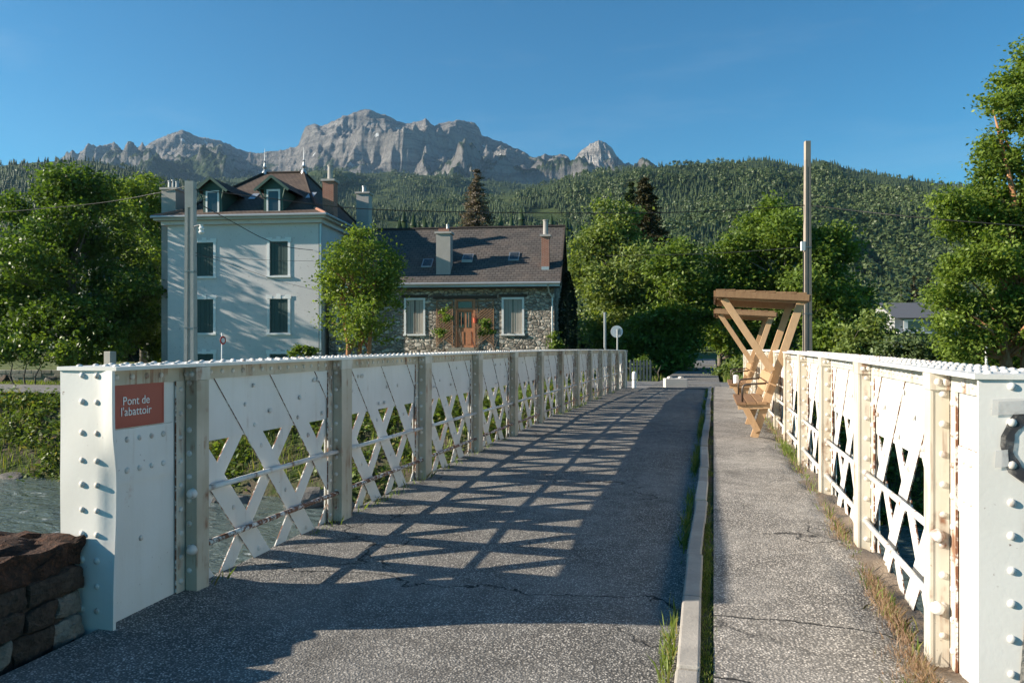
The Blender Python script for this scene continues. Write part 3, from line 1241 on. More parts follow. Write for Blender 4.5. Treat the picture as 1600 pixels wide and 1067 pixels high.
def ring(name, r0, r1, a0, a1, m, yoff):
    mb = MB()
    n = 18
    vs = []
    for i in range(n + 1):
        a = a0 + (a1 - a0) * i / n
        w = 0.004 * math.sin(i * 1.9)
        for r in (r0 - w, r1 + w):
            vs.append((gx0 + r * 0.95 * math.cos(a), yp + yoff, gz0 + r * 1.25 * math.sin(a)))
    mb.add(vs, [(2 * i, 2 * i + 1, 2 * i + 3, 2 * i + 2) for i in range(n)])
    return mb.build(name, m, girder_r)


ring("graffiti", 0.078, 0.125, math.radians(70), math.radians(318), M["spray_black"], 0.0)
for (x0, x1, z0, z1) in ((1.075, 1.19, 1.195, 1.265), (1.085, 1.135, 0.985, 1.06), (1.21, 1.33, 1.20, 1.25)):
    mb = MB()
    mb.add([(x0, yp - 0.002, z0), (x1, yp - 0.002, z0 + 0.008), (x1 - 0.004, yp - 0.002, z1), (x0 + 0.003, yp - 0.002, z1 - 0.006)], [(0, 1, 2, 3)])
    mb.build("paint_patch", M["cover_grey"], girder_r)
mb = MB()
mb.add([(1.16, yp, -0.32), (1.34, yp, -0.32), (1.34, yp, 0.47), (1.25, yp, 0.44), (1.19, yp, 0.38), (1.17, yp, 0.1)], [(0, 1, 2, 3, 4, 5)])
mb.build("dirt_patch", M["garden_wall_stone"], girder_r)

# ------------------------------------------------------------------ name sign
def text_mesh(txt, size, m, name):
    cu = bpy.data.curves.new(name, 'FONT')
    cu.body = txt
    cu.size = size
    cu.align_x = 'CENTER'
    cu.align_y = 'CENTER'
    cu.extrude = 0.0008
    cu.resolution_u = 4
    tmp = bpy.data.objects.new(name + "_tmp", cu)
    COL.objects.link(tmp)
    dg = bpy.context.evaluated_depsgraph_get()
    me = bpy.data.meshes.new_from_object(tmp.evaluated_get(dg))
    bpy.data.objects.remove(tmp)
    me.materials.clear()
    me.materials.append(m)
    return bpy.data.objects.new(name, me)


SX = -3.12 - 0.10 + 0.0175
sign = empty("bridge_sign", (SX, 3.715, 1.01))
tag(sign, "red sign reading Pont de l'abattoir fixed to the white girder end panel", "sign")
mb = MB()
mb.box(SX - 0.010, SX + 0.004, 3.495, 3.938, 1.012, 1.256)
mb.build("sign_plate", M["sign_red"], sign)
mb = MB()
for (ya, yb, za, zb) in ((3.507, 3.926, 1.2435, 1.2465), (3.507, 3.926, 1.0215, 1.0245), (3.507, 3.510, 1.0245, 1.2435), (3.923, 3.926, 1.0245, 1.2435)):
    mb.box(SX + 0.0042, SX + 0.0055, ya, yb, za, zb)
mb.build("sign_border", M["sign_red"], sign)
for txt, z, sz in (("Pont de", 1.160, 0.068), ("l'abattoir", 1.100, 0.068)):
    o = text_mesh(txt, sz, M["letter_white"], "lettering")
    COL.objects.link(o)
    o.parent = sign
    o.location = Vector((SX + 0.006, 3.708, z)) - sign.location
    o.rotation_euler = (math.radians(90), 0, math.radians(90))

# ------------------------------------------------------------------ roadside stone wall in the left foreground
swall = empty("stone_wall", (-3.5, 2.4, -0.15))
tag(swall, "dark rough stone parapet wall with reddish coping beside the girder end", "wall")
rs = random.Random(21)


def stone_block(x0, x1, y0, y1, z0, z1, m, name, rough=0.02, sub=3):
    bm = bmesh.new()
    bmesh.ops.create_cube(bm, size=1.0)
    bmesh.ops.subdivide_edges(bm, edges=bm.edges[:], cuts=sub, use_grid_fill=True)
    sd = rs.randrange(1000)
    for v in bm.verts:
        c = v.co
        rr = 1 - 0.028 * max(0, (abs(c.x * 2) ** 6 + abs(c.y * 2) ** 6 + abs(c.z * 2) ** 6) - 1.3)
        x = (x0 + x1) / 2 + c.x * rr * (x1 - x0)
        yv = (y0 + y1) / 2 + c.y * rr * (y1 - y0)
        z = (z0 + z1) / 2 + c.z * rr * (z1 - z0)
        nn = float(vnoise(yv * 11 + sd, z * 13 + x * 7, sd)) - 0.5
        n2 = float(vnoise(x * 12 + sd, z * 12 - yv * 9, sd + 5)) - 0.5
        n3 = float(vnoise(x * 34 + yv * 31 + sd, z * 37, sd + 9)) - 0.5
        nn += 0.45 * n3
        n2 -= 0.4 * n3
        v.co = (x + rough * 2 * nn, yv + rough * 1.2 * n2, z + rough * 1.4 * (nn - n2))
    me = bpy.data.meshes.new(name)
    bm.to_mesh(me)
    bm.free()
    me.materials.append(m)
    o = bpy.data.objects.new(name, me)
    COL.objects.link(o)
    attach(o, swall)
    return o


zrow = -0.27
for row in range(4):
    h = (0.165, 0.14, 0.13, 0.12)[row]
    yy = 3.43
    while yy > -0.6:
        ln = rs.uniform(0.16, 0.38)
        grey = (row in (1, 2) and yy > 3.3) or rs.random() < 0.12
        stone_block(-3.78, -3.295 + rs.uniform(-0.015, 0.012), yy - ln + 0.012, yy, zrow + 0.007, zrow + h - 0.004, M["wall_stone_grey" if grey else "wall_stone_brown"], "wall_stone", 0.019, 6)
        yy -= ln
    zrow += h
core = MB()
core.box(-3.76, -3.325, -0.55, 3.40, -0.4, 0.30)
core.build("wall_core", M["wall_stone_brown"], swall)
yy = 3.45
while yy > -0.6:
    ln = rs.uniform(0.42, 0.62)
    stone_block(-3.88, -3.31, yy - ln + 0.006, yy, zrow, zrow + 0.155, M["coping_red"], "coping_stone", 0.026, 9)
    yy -= ln

# ------------------------------------------------------------------ houses
def put(mb, name, m, parent, bevel=0.0, smooth=False):
    """mesh given in the root's own coordinates"""
    me = mb.mesh(name)
    me.materials.append(m)
    if smooth:
        me.polygons.foreach_set('use_smooth', [True] * len(me.polygons))
    o = bpy.data.objects.new(name, me)
    COL.objects.link(o)
    o.parent = parent
    if bevel:
        b = o.modifiers.new('bevel', 'BEVEL')
        b.width = bevel
        b.limit_method = 'ANGLE'
    return o


def B(*a):
    return MB().box(*a)


def roof_mesh(name, faces, m, parent, thick=0.0):
    me = bpy.data.meshes.new(name)
    vs, fs = [], []
    for f in faces:
        fs.append(tuple(range(len(vs), len(vs) + len(f))))
        vs += [tuple(p) for p in f]
    me.from_pydata(vs, [], fs)
    uv = me.uv_layers.new(name="UVMap")
    for p in me.polygons:
        nrm = p.normal
        ud = Vector((0, 0, 1)).cross(nrm)
        ud = ud.normalized() if ud.length > 1e-4 else Vector((1, 0, 0))
        vd = nrm.cross(ud)
        for li in p.loop_indices:
            co = me.vertices[me.loops[li].vertex_index].co
            uv.data[li].uv = (co.dot(ud), co.dot(vd))
    me.materials.append(m)
    o = bpy.data.objects.new(name, me)
    COL.objects.link(o)
    o.parent = parent
    return o


def wall_holes(name, x0, x1, z0, z1, holes, m, parent, depth=0.2, y=0.0):
    xs = sorted({x0, x1, *[h[0] for h in holes], *[h[1] for h in holes]})
    zs = sorted({z0, z1, *[h[2] for h in holes], *[h[3] for h in holes]})
    mb = MB()

    def inside(cx, cz):
        return any(h[0] < cx < h[1] and h[2] < cz < h[3] for h in holes)
    for i in range(len(xs) - 1):
        for j in range(len(zs) - 1):
            if not inside((xs[i] + xs[i + 1]) / 2, (zs[j] + zs[j + 1]) / 2):
                mb.add([(xs[i], y, zs[j]), (xs[i + 1], y, zs[j]), (xs[i + 1], y, zs[j + 1]), (xs[i], y, zs[j + 1])], [(0, 1, 2, 3)])
    for (a, b, c, d) in holes:
        e = y + depth
        mb.add([(a, y, c), (b, y, c), (b, y, d), (a, y, d), (a, e, c), (b, e, c), (b, e, d), (a, e, d)],
               [(0, 4, 5, 1), (1, 5, 6, 2), (2, 6, 7, 3), (3, 7, 4, 0), (4, 7, 6, 5)])
    return put(mb, name, m, parent)


def shutter_window(parent, x0, x1, z0, z1, m_sh, trim=0.16, keystone=True, y=0.0, ajar=0.0):
    w = empty("window")
    w.parent = parent
    put(B(x0 - trim, x0 - 0.002, y - 0.045, y - 0.002, z0 - 0.03, z1 + trim), "jamb", M["trim_white"], w)
    put(B(x1 + 0.002, x1 + trim, y - 0.045, y - 0.002, z0 - 0.03, z1 + trim), "jamb", M["trim_white"], w)
    put(B(x0, x1, y - 0.043, y - 0.002, z1 + 0.002, z1 + trim - 0.003), "lintel", M["trim_white"], w)
    if keystone:
        put(B(x0 - trim - 0.06, x0 + 0.18, y - 0.055, y - 0.0455, z1 + 0.0, z1 + trim + 0.09), "corner_stone", M["trim_white"], w)
        put(B(x1 - 0.18, x1 + trim + 0.06, y - 0.055, y - 0.0455, z1 + 0.0, z1 + trim + 0.09), "corner_stone", M["trim_white"], w)
        cx = (x0 + x1) / 2
        put(B(cx - 0.14, cx + 0.14, y - 0.06, y - 0.0435, z1 - 0.01, z1 + trim + 0.14), "key_stone", M["trim_white"], w)
    put(B(x0 - trim - 0.05, x1 + trim + 0.05, y - 0.11, y - 0.003, z0 - 0.14, z0 - 0.032), "sill", M["trim_white"], w)
    mid = (x0 + x1) / 2
    for a, b in ((x0 + 0.01, mid - 0.008 - ajar), (mid + 0.008 + ajar, x1 - 0.01)):
        mb = MB()
        yy = y + 0.05
        mb.box(a, a + 0.07, yy, yy + 0.035, z0, z1)
        mb.box(b - 0.07, b, yy, yy + 0.035, z0, z1)
        mb.box(a + 0.07, b - 0.07, yy, yy + 0.035, z0, z0 + 0.09)
        mb.box(a + 0.07, b - 0.07, yy, yy + 0.035, z1 - 0.09, z1)
        leafo = put(mb, "shutter", m_sh, w)
        slats = MB()
        k = 2
        wd = (b - a - 0.14) / k
        for i in range(k):
            slats.box(a + 0.07 + i * wd + 0.008, a + 0.07 + (i + 1) * wd - 0.008, yy + 0.012, yy + 0.028, z0 + 0.092, z1 - 0.092)
        put(slats, "shutter_board", m_sh, w)
    put(B(x0, x1, y + 0.14, y + 0.16, z0, z1), "pane", M["window_glass"], w)
    return w


def chimney(parent, cx, cy, z0, z1, w, d, m, pots, cap=True):
    o = put(B(cx - w / 2, cx + w / 2, cy - d / 2, cy + d / 2, z0, z1), "chimney", m, parent)
    if cap:
        put(B(cx - w / 2 - 0.09, cx + w / 2 + 0.09, cy - d / 2 - 0.09, cy + d / 2 + 0.09, z1 + 0.001, z1 + 0.13), "chimney_cap", M["chimney_render"], o)
    for (dx, h, r, mm) in pots:
        put(MB().lathe((cx + dx, cy, z1 + 0.131), [(r * 1.1, 0), (r, 0.1), (r * 0.92, h - 0.08), (r * 1.12, h - 0.06), (r * 1.12, h)], 10), "chimney_pot", M[mm], o, smooth=False)
    return o


GZ = -0.8
p = XY((262 - 800) * 0.04, 48)
ghouse = empty("grey_house", (p.x, p.y, GZ), YAW - math.radians(6))
tag(ghouse, "tall pale grey rendered house with brown hipped roof and dark green shutters", "house")
wins = [(6.64, 7.8, 6.63, 8.71), (1.84, 3.0, 6.63, 8.71), (6.64, 7.8, 3.11, 5.19), (1.84, 3.0, 3.11, 5.19), (6.64, 7.8, 0.5, 1.8), (1.84, 3.0, 0.5, 1.8)]
wall_holes("front_wall", 0, 9.75, -1.0, 10.05, wins, M["stucco_grey"], ghouse)
mb = MB()
mb.add([(9.75, 0, -1), (9.75, 13, -1), (9.75, 13, 10.05), (9.75, 0, 10.05)], [(0, 1, 2, 3)])
mb.add([(0, 0, -1), (0, 13, -1), (0, 13, 10.05), (0, 0, 10.05)], [(3, 2, 1, 0)])
mb.add([(0, 13, -1), (9.75, 13, -1), (9.75, 13, 10.05), (0, 13, 10.05)], [(3, 2, 1, 0)])
put(mb, "side_wall", M["stucco_grey"], ghouse)
put(B(9.80, 9.92, -0.02, 0.1, -1, 9.9), "downpipe", M["zinc"], ghouse)
for h in wins:
    shutter_window(ghouse, *h, M["shutter_green"])
# cornice, soffit, gutter
put(B(-0.28, 10.03, -0.28, 13.28, 9.80, 10.04), "cornice", M["stucco_grey"], ghouse)
put(B(-0.6, 10.35, -0.6, 13.6, 10.05, 10.17), "soffit", M["soffit_cream"], ghouse)
put(MB().tube([(-0.72, -0.68, 10.24), (10.47, -0.68, 10.24)], 0.085, 8), "gutter", M["zinc"], ghouse)
put(MB().tube([(10.45, -0.68, 10.24), (10.45, 13.6, 10.24)], 0.085, 8), "gutter", M["zinc"], ghouse)
e0, e1, f0, f1 = -0.68, 10.43, -0.66, 13.66
k0, k1, g0, g1 = 0.55, 9.2, 0.85, 12.1
zr, ze, zk = 14.45, 10.24, 10.86
A = [(e0, f0, ze), (e1, f0, ze), (e1, f1, ze), (e0, f1, ze)]
K = [(k0, g0, zk), (k1, g0, zk), (k1, g1, zk), (k0, g1, zk)]
r0, r1 = (3.4, 6.6, zr), (6.25, 6.6, zr)
roof = roof_mesh("roof", [[A[0], A[1], K[1], K[0]], [A[1], A[2], K[2], K[1]], [A[2], A[3], K[3], K[2]], [A[3], A[0], K[0], K[3]],
                          [K[0], K[1], r1, r0], [K[1], K[2], r1], [K[2], K[3], r0, r1], [K[3], K[0], r0]], M["roof_tile_brown"], ghouse)
for a, b in ((K[0], r0), (K[1], r1), (A[0], K[0]), (A[1], K[1]), (r0, r1), (K[2], r1)):
    put(MB().tube([Vector(a) + Vector((0, 0, 0.02)), Vector(b) + Vector((0, 0, 0.02))], 0.11, 6), "hip_tile", M["chimney_brick"] if a in (A[1], A[0]) else M["roof_tile_brown"], roof)
for r in (r0, r1):
    put(MB().lathe((r[0], r[1], zr), [(0.2, -0.1), (0.17, 0.1), (0.07, 0.28), (0.16, 0.42), (0.08, 0.52), (0.05, 0.75), (0.11, 0.82), (0.03, 0.9), (0.012, 1.75)], 10), "finial", M["zinc"], roof)


def dormer(cx):
    y0 = 0.35
    d = empty("dormer", (0, 0, 0))
    d.parent = ghouse
    zb, zt, hw = 10.55, 12.0, 0.62
    put(MB().box(cx - hw, cx - 0.44, y0, y0 + 2.6, zb, zt).box(cx + 0.44, cx + hw, y0, y0 + 2.6, zb, zt), "dormer_wall", M["dormer_green"], d)
    put(MB().add([(cx - 0.95, y0 + 0.02, zt), (cx + 0.95, y0 + 0.02, zt), (cx, y0 + 0.02, zt + 0.72)], [(0, 1, 2)]), "gable_board", M["dormer_green"], d)
    put(MB().box(cx - 0.44, cx - 0.33, y0 - 0.03, y0 + 0.05, zb, zt).box(cx + 0.33, cx + 0.44, y0 - 0.03, y0 + 0.05, zb, zt).box(cx - 0.33, cx + 0.33, y0 - 0.03, y0 + 0.05, zt - 0.12, zt).box(cx - 0.33, cx + 0.33, y0 - 0.03, y0 + 0.05, zb, zb + 0.1), "window_frame", M["trim_white"], d)
    put(B(cx - 0.33, cx + 0.33, y0 + 0.02, y0 + 0.04, zb + 0.1, zt - 0.12), "pane", M["window_glass"], d)
    put(B(cx - 0.55, cx + 0.55, y0 - 0.12, y0 + 0.02, zb - 0.1, zb - 0.002), "sill", M["zinc"], d)
    yf, yb = y0 - 0.32, 4.2
    pk = zt + 0.80
    roof_mesh("dormer_roof", [[(cx - 1.08, yf, zt - 0.06), (cx, yf, pk), (cx, yb, pk), (cx - 1.08, yb, zt - 0.06)][::-1],
                              [(cx, yf, pk), (cx + 1.08, yf, zt - 0.06), (cx + 1.08, yb, zt - 0.06), (cx, yb, pk)][::-1]], M["roof_tile_brown"], d)
    for s in (-1, 1):
        put(MB().bar((cx + s * 1.1, yf - 0.01, zt - 0.12), (cx, yf - 0.01, pk - 0.05), 0.16, 0.05, (0, 1, 0)), "barge_board", M["dormer_green"], d)
        put(MB().bar((cx + s * 0.62, y0 - 0.05, zt - 0.55), (cx + s * 0.86, yf + 0.04, zt + 0.02), 0.07, 0.07), "bracket", M["dormer_green"], d)


dormer(2.76)
dormer(6.72)
put(MB().add([(8.0, 2.3, 11.82), (8.5, 2.3, 11.82), (8.5, 3.1, 12.33), (8.0, 3.1, 12.33)], [(0, 1, 2, 3)]), "skylight", M["zinc"], roof)
put(MB().add([(4.15, 2.3, 11.82), (4.6, 2.3, 11.82), (4.6, 3.1, 12.33), (4.15, 3.1, 12.33)], [(0, 1, 2, 3)]), "skylight", M["zinc"], roof)
chimney(ghouse, -0.35, 1.3, -1.0, 12.2, 0.95, 1.2, M["chimney_render"], [(-0.25, 0.55, 0.12, "grey_metal"), (0.0, 0.6, 0.12, "grey_metal"), (0.25, 0.5, 0.12, "grey_metal")])
chimney(ghouse, 9.7, 2.2, 10.2, 12.75, 0.72, 0.8, M["chimney_brick"], [(0.0, 0.95, 0.17, "chimney_render")])
chimney(ghouse, 10.0, 8.6, 10.2, 13.2, 0.9, 0.9, M["chimney_render"], [(0.0, 0.5, 0.15, "grey_metal")])

# stone house
p = XY((866 - 800) / 1200 * 46.2, 46.2)
shouse = empty("stone_house", (p.x, p.y, GZ + 0.084), YAW - math.radians(7))
shouse.scale = (0.963, 0.963, 0.963)
tag(shouse, "low rubble stone house with dark tiled roof, orange wooden door and trellises", "house")
sw = [(-9.48, -8.36, 3.08, 5.22), (-3.18, -2.02, 3.08, 5.22), (-14.0, -13.1, 3.08, 5.22)]
sdoor = (-6.22, -5.1, 2.2, 5.25)
wall_holes("front_wall", -14.6, 0, -1.0, 6.0, sw + [sdoor], M["rubble_masonry"], shouse, 0.3)
mb = MB()
mb.add([(0, 0, -1), (0, 9, -1), (0, 9, 6.0), (0, 4.5, 10.2), (0, 0, 6.0)], [(0, 1, 2, 3, 4)])
mb.add([(-14.6, 0, -1), (-14.6, 9, -1), (-14.6, 9, 6.0), (-14.6, 4.5, 10.2), (-14.6, 0, 6.0)], [(4, 3, 2, 1, 0)])
mb.add([(-14.6, 9, -1), (0, 9, -1), (0, 9, 6), (-14.6, 9, 6)], [(3, 2, 1, 0)])
put(mb, "gable_wall", M["rubble_masonry"], shouse)
for i, h in enumerate(sw):
    shutter_window(shouse, *h, M["shutter_pale"], 0.13, False, ajar=0.03)
    put(B(h[0] - 0.3, h[1] + 0.3, -0.06, -0.003, h[3] + 0.135, h[3] + 0.33), "lintel_beam", M["dark_timber"], shouse)
put(B(-7.7, -3.6, -0.07, -0.003, 5.27, 5.47), "lintel_beam", M["dark_timber"], shouse)
dr = put(B(-6.2, -5.12, 0.06, 0.10, 2.2, 5.2), "door", M["door_wood"], shouse)
put(MB().box(-6.33, -6.2, -0.03, 0.12, 2.2, 5.26).box(-5.12, -4.99, -0.03, 0.12, 2.2, 5.26).box(-6.2, -5.12, -0.028, 0.12, 4.55, 4.67).box(-6.2, -5.12, -0.028, 0.12, 5.14, 5.262), "door_frame", M["door_wood"], dr)
put(B(-6.1, -5.22, 0.045, 0.059, 4.7, 5.1), "pane", M["window_glass"], dr)
for a, b in ((-6.05, -5.75), (-5.57, -5.27)):
    put(B(a, b, 0.045, 0.0595, 3.45, 4.42), "pane", M["window_glass"], dr)
    put(B(a, b, 0.035, 0.0585, 2.4, 3.2), "door_panel", M["door_wood"], dr)
put(MB().tube([(-5.9, 0.04, 3.5), (-5.9, 0.04, 4.4)], 0.018, 6).tube([(-5.42, 0.04, 3.5), (-5.42, 0.04, 4.4)], 0.018, 6), "door_grille", M["door_wood"], dr)
for x0, x1 in ((-7.5, -6.42), (-4.9, -3.8)):
    tr = put(MB().box(x0, x0 + 0.06, -0.07, -0.03, 2.2, 5.2).box(x1 - 0.06, x1, -0.07, -0.03, 2.2, 5.2).box(x0 + 0.06, x1 - 0.06, -0.07, -0.03, 5.12, 5.2), "trellis", M["trellis_wood"], shouse)
    k = -8
    while k < 26:
        # laths leaning both ways, clipped to the frame
        for sg, yy in ((1, -0.055), (-1, -0.04)):
            a, b = x0 + 0.06, x1 - 0.06
            zc0 = 2.2 + k * 0.17
            za, zb = (zc0, zc0 + (b - a) * 0.8)
            if sg < 0:
                za, zb = zb, za
            if min(za, zb) > 2.25 and max(za, zb) < 5.1:
                put(MB().bar((a, yy, za), (b, yy, zb), 0.025, 0.055), "lath", M["trellis_wood"], tr)
        k += 1
put(MB().lathe((-4.98, -0.16, 3.75), [(0.1, 0), (0.14, 0.28), (0.15, 0.3)], 10), "flower_pot", M["terracotta_pot"], shouse)
put(B(-14.9, 0.38, -0.66, -0.60, 5.98, 6.20), "fascia", M["zinc"], shouse)
put(MB().tube([(-14.9, -0.73, 6.18), (0.42, -0.73, 6.18)], 0.085, 8), "gutter", M["zinc"], shouse)
put(MB().tube([(-0.35, -0.7, 6.1), (-0.3, -0.3, 5.6), (-0.12, -0.09, 5.3), (-0.12, -0.09, -0.5)], 0.055, 8), "downpipe", M["zinc"], shouse)
put(B(-14.85, 0.36, -0.6, 0.0, 5.90, 5.97), "soffit", M["dark_timber"], shouse)
sr = roof_mesh("roof", [[(-14.95, -0.68, 6.16), (0.45, -0.68, 6.16), (0.45, 4.5, 10.45), (-14.95, 4.5, 10.45)],
                        [(0.45, 9.6, 6.16), (-14.95, 9.6, 6.16), (-14.95, 4.5, 10.45), (0.45, 4.5, 10.45)]], M["roof_tile_dark"], shouse)
put(MB().bar((0.43, -0.7, 6.06), (0.43, 4.5, 10.37), 0.05, 0.22, (0, 0, 1)).bar((0.43, 9.6, 6.06), (0.43, 4.5, 10.37), 0.05, 0.22), "verge_board", M["dark_timber"], sr)
for i in range(44):
    x = -14.9 + i * 0.349
    put(MB().tube([(x, 4.5, 10.43 + 0.012 * (i % 2)), (x + 0.36, 4.5, 10.445)], [0.13, 0.115], 7), "ridge_tile", M["roof_tile_dark"], sr)
chimney(shouse, -7.1, 0.55, 6.6, 9.45, 0.92, 0.8, M["chimney_render"], [(0.22, 0.5, 0.1, "grey_metal")])
put(B(-7.45, -6.75, 0.3, 0.8, 9.60, 9.78), "chimney_lid", M["chimney_brick"], shouse)
chimney(shouse, -0.6, 0.75, 6.8, 9.2, 0.5, 0.5, M["chimney_brick"], [(0.0, 0.95, 0.16, "chimney_render"), ])
put(B(-0.84, -0.36, 0.45, 0.499, 6.75, 7.3), "flashing", M["zinc"], shouse)
for (x, yy, lift) in ((-8.35, 0.75, 0.05), (-5.75, 1.15, 0.18), (-2.72, 1.25, 0.05)):
    sl = 4.29 / 5.18
    zf = 6.16 + (yy + 0.68) * sl
    s_ = put(MB().add([(x - 0.35, yy, zf + 0.03), (x + 0.35, yy, zf + 0.03), (x + 0.35, yy + 0.7, zf + 0.7 * sl + 0.03 + lift * 0), (x - 0.35, yy + 0.7, zf + 0.7 * sl + 0.03),
                       (x - 0.35, yy, zf + 0.03 + lift), (x + 0.35, yy, zf + 0.03 + lift), (x + 0.35, yy + 0.7, zf + 0.7 * sl + 0.09), (x - 0.35, yy + 0.7, zf + 0.7 * sl + 0.09)],
                      [(0, 1, 5, 4), (1, 2, 6, 5), (2, 3, 7, 6), (3, 0, 4, 7), (4, 5, 6, 7)]), "skylight", M["grey_metal"], sr)
    put(MB().add([(x - 0.27, yy + 0.08, zf + 0.045 + lift + 0.08 * sl), (x + 0.27, yy + 0.08, zf + 0.045 + lift + 0.08 * sl), (x + 0.27, yy + 0.62, zf + 0.62 * sl + 0.11), (x - 0.27, yy + 0.62, zf + 0.62 * sl + 0.11)], [(0, 1, 2, 3)]), "pane", M["window_glass"], s_)
put(B(-6.5, -4.7, -1.2, -0.0, -0.3, 2.19), "door_step", M["garden_wall_stone"], shouse)

# grey house far right
p = XY((1398 - 800) / 1200 * 95, 95)
rhouse = empty("slate_house", (p.x, p.y, -0.8), YAW)
tag(rhouse, "dark grey house with a slate roof and white balcony among trees", "house")
fz = lambda v: (541 - v) * 95 / 1200 + EYE + 0.8
put(B(0, 9.0, 0, 8, -1, fz(497)), "wall", M["grey_wall"], rhouse)
roof_mesh("roof", [[(-0.4, -0.7, fz(497)), (9.4, -0.7, fz(497)), (9.4, 4, fz(474) + 0.3), (-0.4, 4, fz(474) + 0.3)],
                   [(9.4, 8.7, fz(497)), (-0.4, 8.7, fz(497)), (-0.4, 4, fz(474) + 0.3), (9.4, 4, fz(474) + 0.3)]], M["slate_grey"], rhouse)
put(MB().add([(0, 0, fz(497)), (0, 8, fz(497)), (0, 4, fz(475))], [(2, 1, 0)]), "gable", M["grey_wall"], rhouse)
wf = put(MB().box(1.1, 3.6, -0.06, -0.01, fz(517), fz(517) + 0.14).box(1.1, 3.6, -0.06, -0.01, fz(500) - 0.1, fz(500) + 0.04).box(1.1, 1.6, -0.058, -0.01, fz(517) + 0.14, fz(500) - 0.1).box(3.3, 3.6, -0.058, -0.01, fz(517) + 0.14, fz(500) - 0.1), "window_frame", M["trim_white"], rhouse)
put(B(1.6, 3.3, -0.03, -0.005, fz(517) + 0.14, fz(500) - 0.1), "pane", M["window_glass"], wf)
put(B(0.2, 4.2, -0.9, -0.0, fz(521), fz(519)), "balcony", M["trim_white"], rhouse)
put(B(1.8, 3.6, -0.05, -0.0, fz(545), fz(523)), "garage_door", M["door_wood"], rhouse)

# ------------------------------------------------------------------ bench shelters on the footway
def shelter(yn, ln, label):
    zf = deck(yn) + 0.078
    root = empty("bench_shelter", (0.62, yn + ln / 2, zf))
    tag(root, label, "bench", "wooden bench shelters on the bridge footway")

    def W(x, yy, z):
        return (x, yy, z)
    for yy in (yn, yn + ln):
        MB().bar(W(0.60, yy, zf - 0.0), W(1.285, yy, 2.16), 0.065, 0.115, (1, 0, 0)).build("post", M["larch_wood"], root, bevel=0.004)
        if yy == yn:
            MB().bar(W(0.86, yy - 0.069, 1.09), W(0.15, yy - 0.069, 2.20), 0.06, 0.105, (1, 0, 0)).build("brace", M["larch_wood"], root, bevel=0.004)
        MB().bar(W(0.655, yy - 0.067, zf + 0.10), W(0.465, yy - 0.067, 0.545), 0.06, 0.095, (1, 0, 0)).build("leg", M["larch_wood"], root, bevel=0.004)
        MB().bar(W(0.36, yy - 0.067, 0.535), W(0.83, yy - 0.067, 0.56), 0.055, 0.07, (0, 0, 1)).build("seat_bearer", M["larch_wood"], root, bevel=0.004)
        MB().bar(W(0.06, yy - 0.0, 2.255), W(1.36, yy - 0.0, 2.175), 0.06, 0.12, (0, 0, 1)).build("rafter", M["larch_wood"], root, bevel=0.004)
    for i in range(3):
        x = 0.41 + i * 0.152
        MB().bar(W(x, yn - 0.13, 0.59 + i * 0.007), W(x, yn + ln + 0.12, 0.59 + i * 0.007), 0.143, 0.04).build("seat_plank", M["roof_board"], root, bevel=0.005)
    for i in range(2):
        MB().bar(W(0.785 + 0.05 * i, yn - 0.12, 0.84 + 0.15 * i), W(0.785 + 0.05 * i, yn + ln + 0.10, 0.84 + 0.15 * i), 0.04, 0.135, (0.31, 0, 0.95)).build("back_plank", M["larch_wood"], root, bevel=0.005)
    for i in range(9):
        x = 0.105 + i * 0.146
        z = 2.335 - (x - 0.06) / 1.3 * 0.08 + 0.004 * (i % 2)
        MB().bar(W(x, yn - 0.16, z), W(x, yn + ln + 0.14, z), 0.142, 0.026).build("roof_board", M["roof_board"], root)
    MB().bar(W(0.03, yn - 0.186, 2.275), W(1.375, yn - 0.186, 2.19), 0.028, 0.095).build("fascia_board", M["roof_board"], root)
    MB().bar(W(0.03, yn + ln + 0.16, 2.275), W(1.375, yn + ln + 0.16, 2.19), 0.028, 0.095).build("fascia_board", M["roof_board"], root)
    MB().bar(W(0.015, yn - 0.17, 2.277), W(0.015, yn + ln + 0.14, 2.277), 0.028, 0.095).build("fascia_board", M["roof_board"], root)
    MB().bar(W(1.39, yn - 0.17, 2.19), W(1.39, yn + ln + 0.14, 2.19), 0.028, 0.095).build("fascia_board", M["roof_board"], root)
    for t in (0.03, 0.97):
        yy = yn + ln * t - 0.02
        pts = [W(0.43, yy, 0.60), W(0.43, yy, 0.80), W(0.437, yy, 0.845), W(0.46, yy, 0.872), W(0.50, yy, 0.883), W(0.82, yy, 0.905)]
        MB().tube(pts, 0.017, 8).build("armrest", M["arm_metal"], root, smooth=True)
    return root


shelter(12.35, 2.0, "nearer wooden bench with a slanted plank canopy on the footway")
shelter(18.55, 2.0, "farther wooden bench with a slanted plank canopy, partly behind the nearer one")
o = MB().lathe((0, 0, 0), [(0.055, 0.0), (0.06, 0.03), (0.06, 0.17), (0.05, 0.19), (0.02, 0.2)], 12).build("tin_can", M["white_metal"], smooth=False)
o.location = (0.50, 18.53, 0.612)
tag(o, "small white tin standing on the seat of the farther bench", "tin")

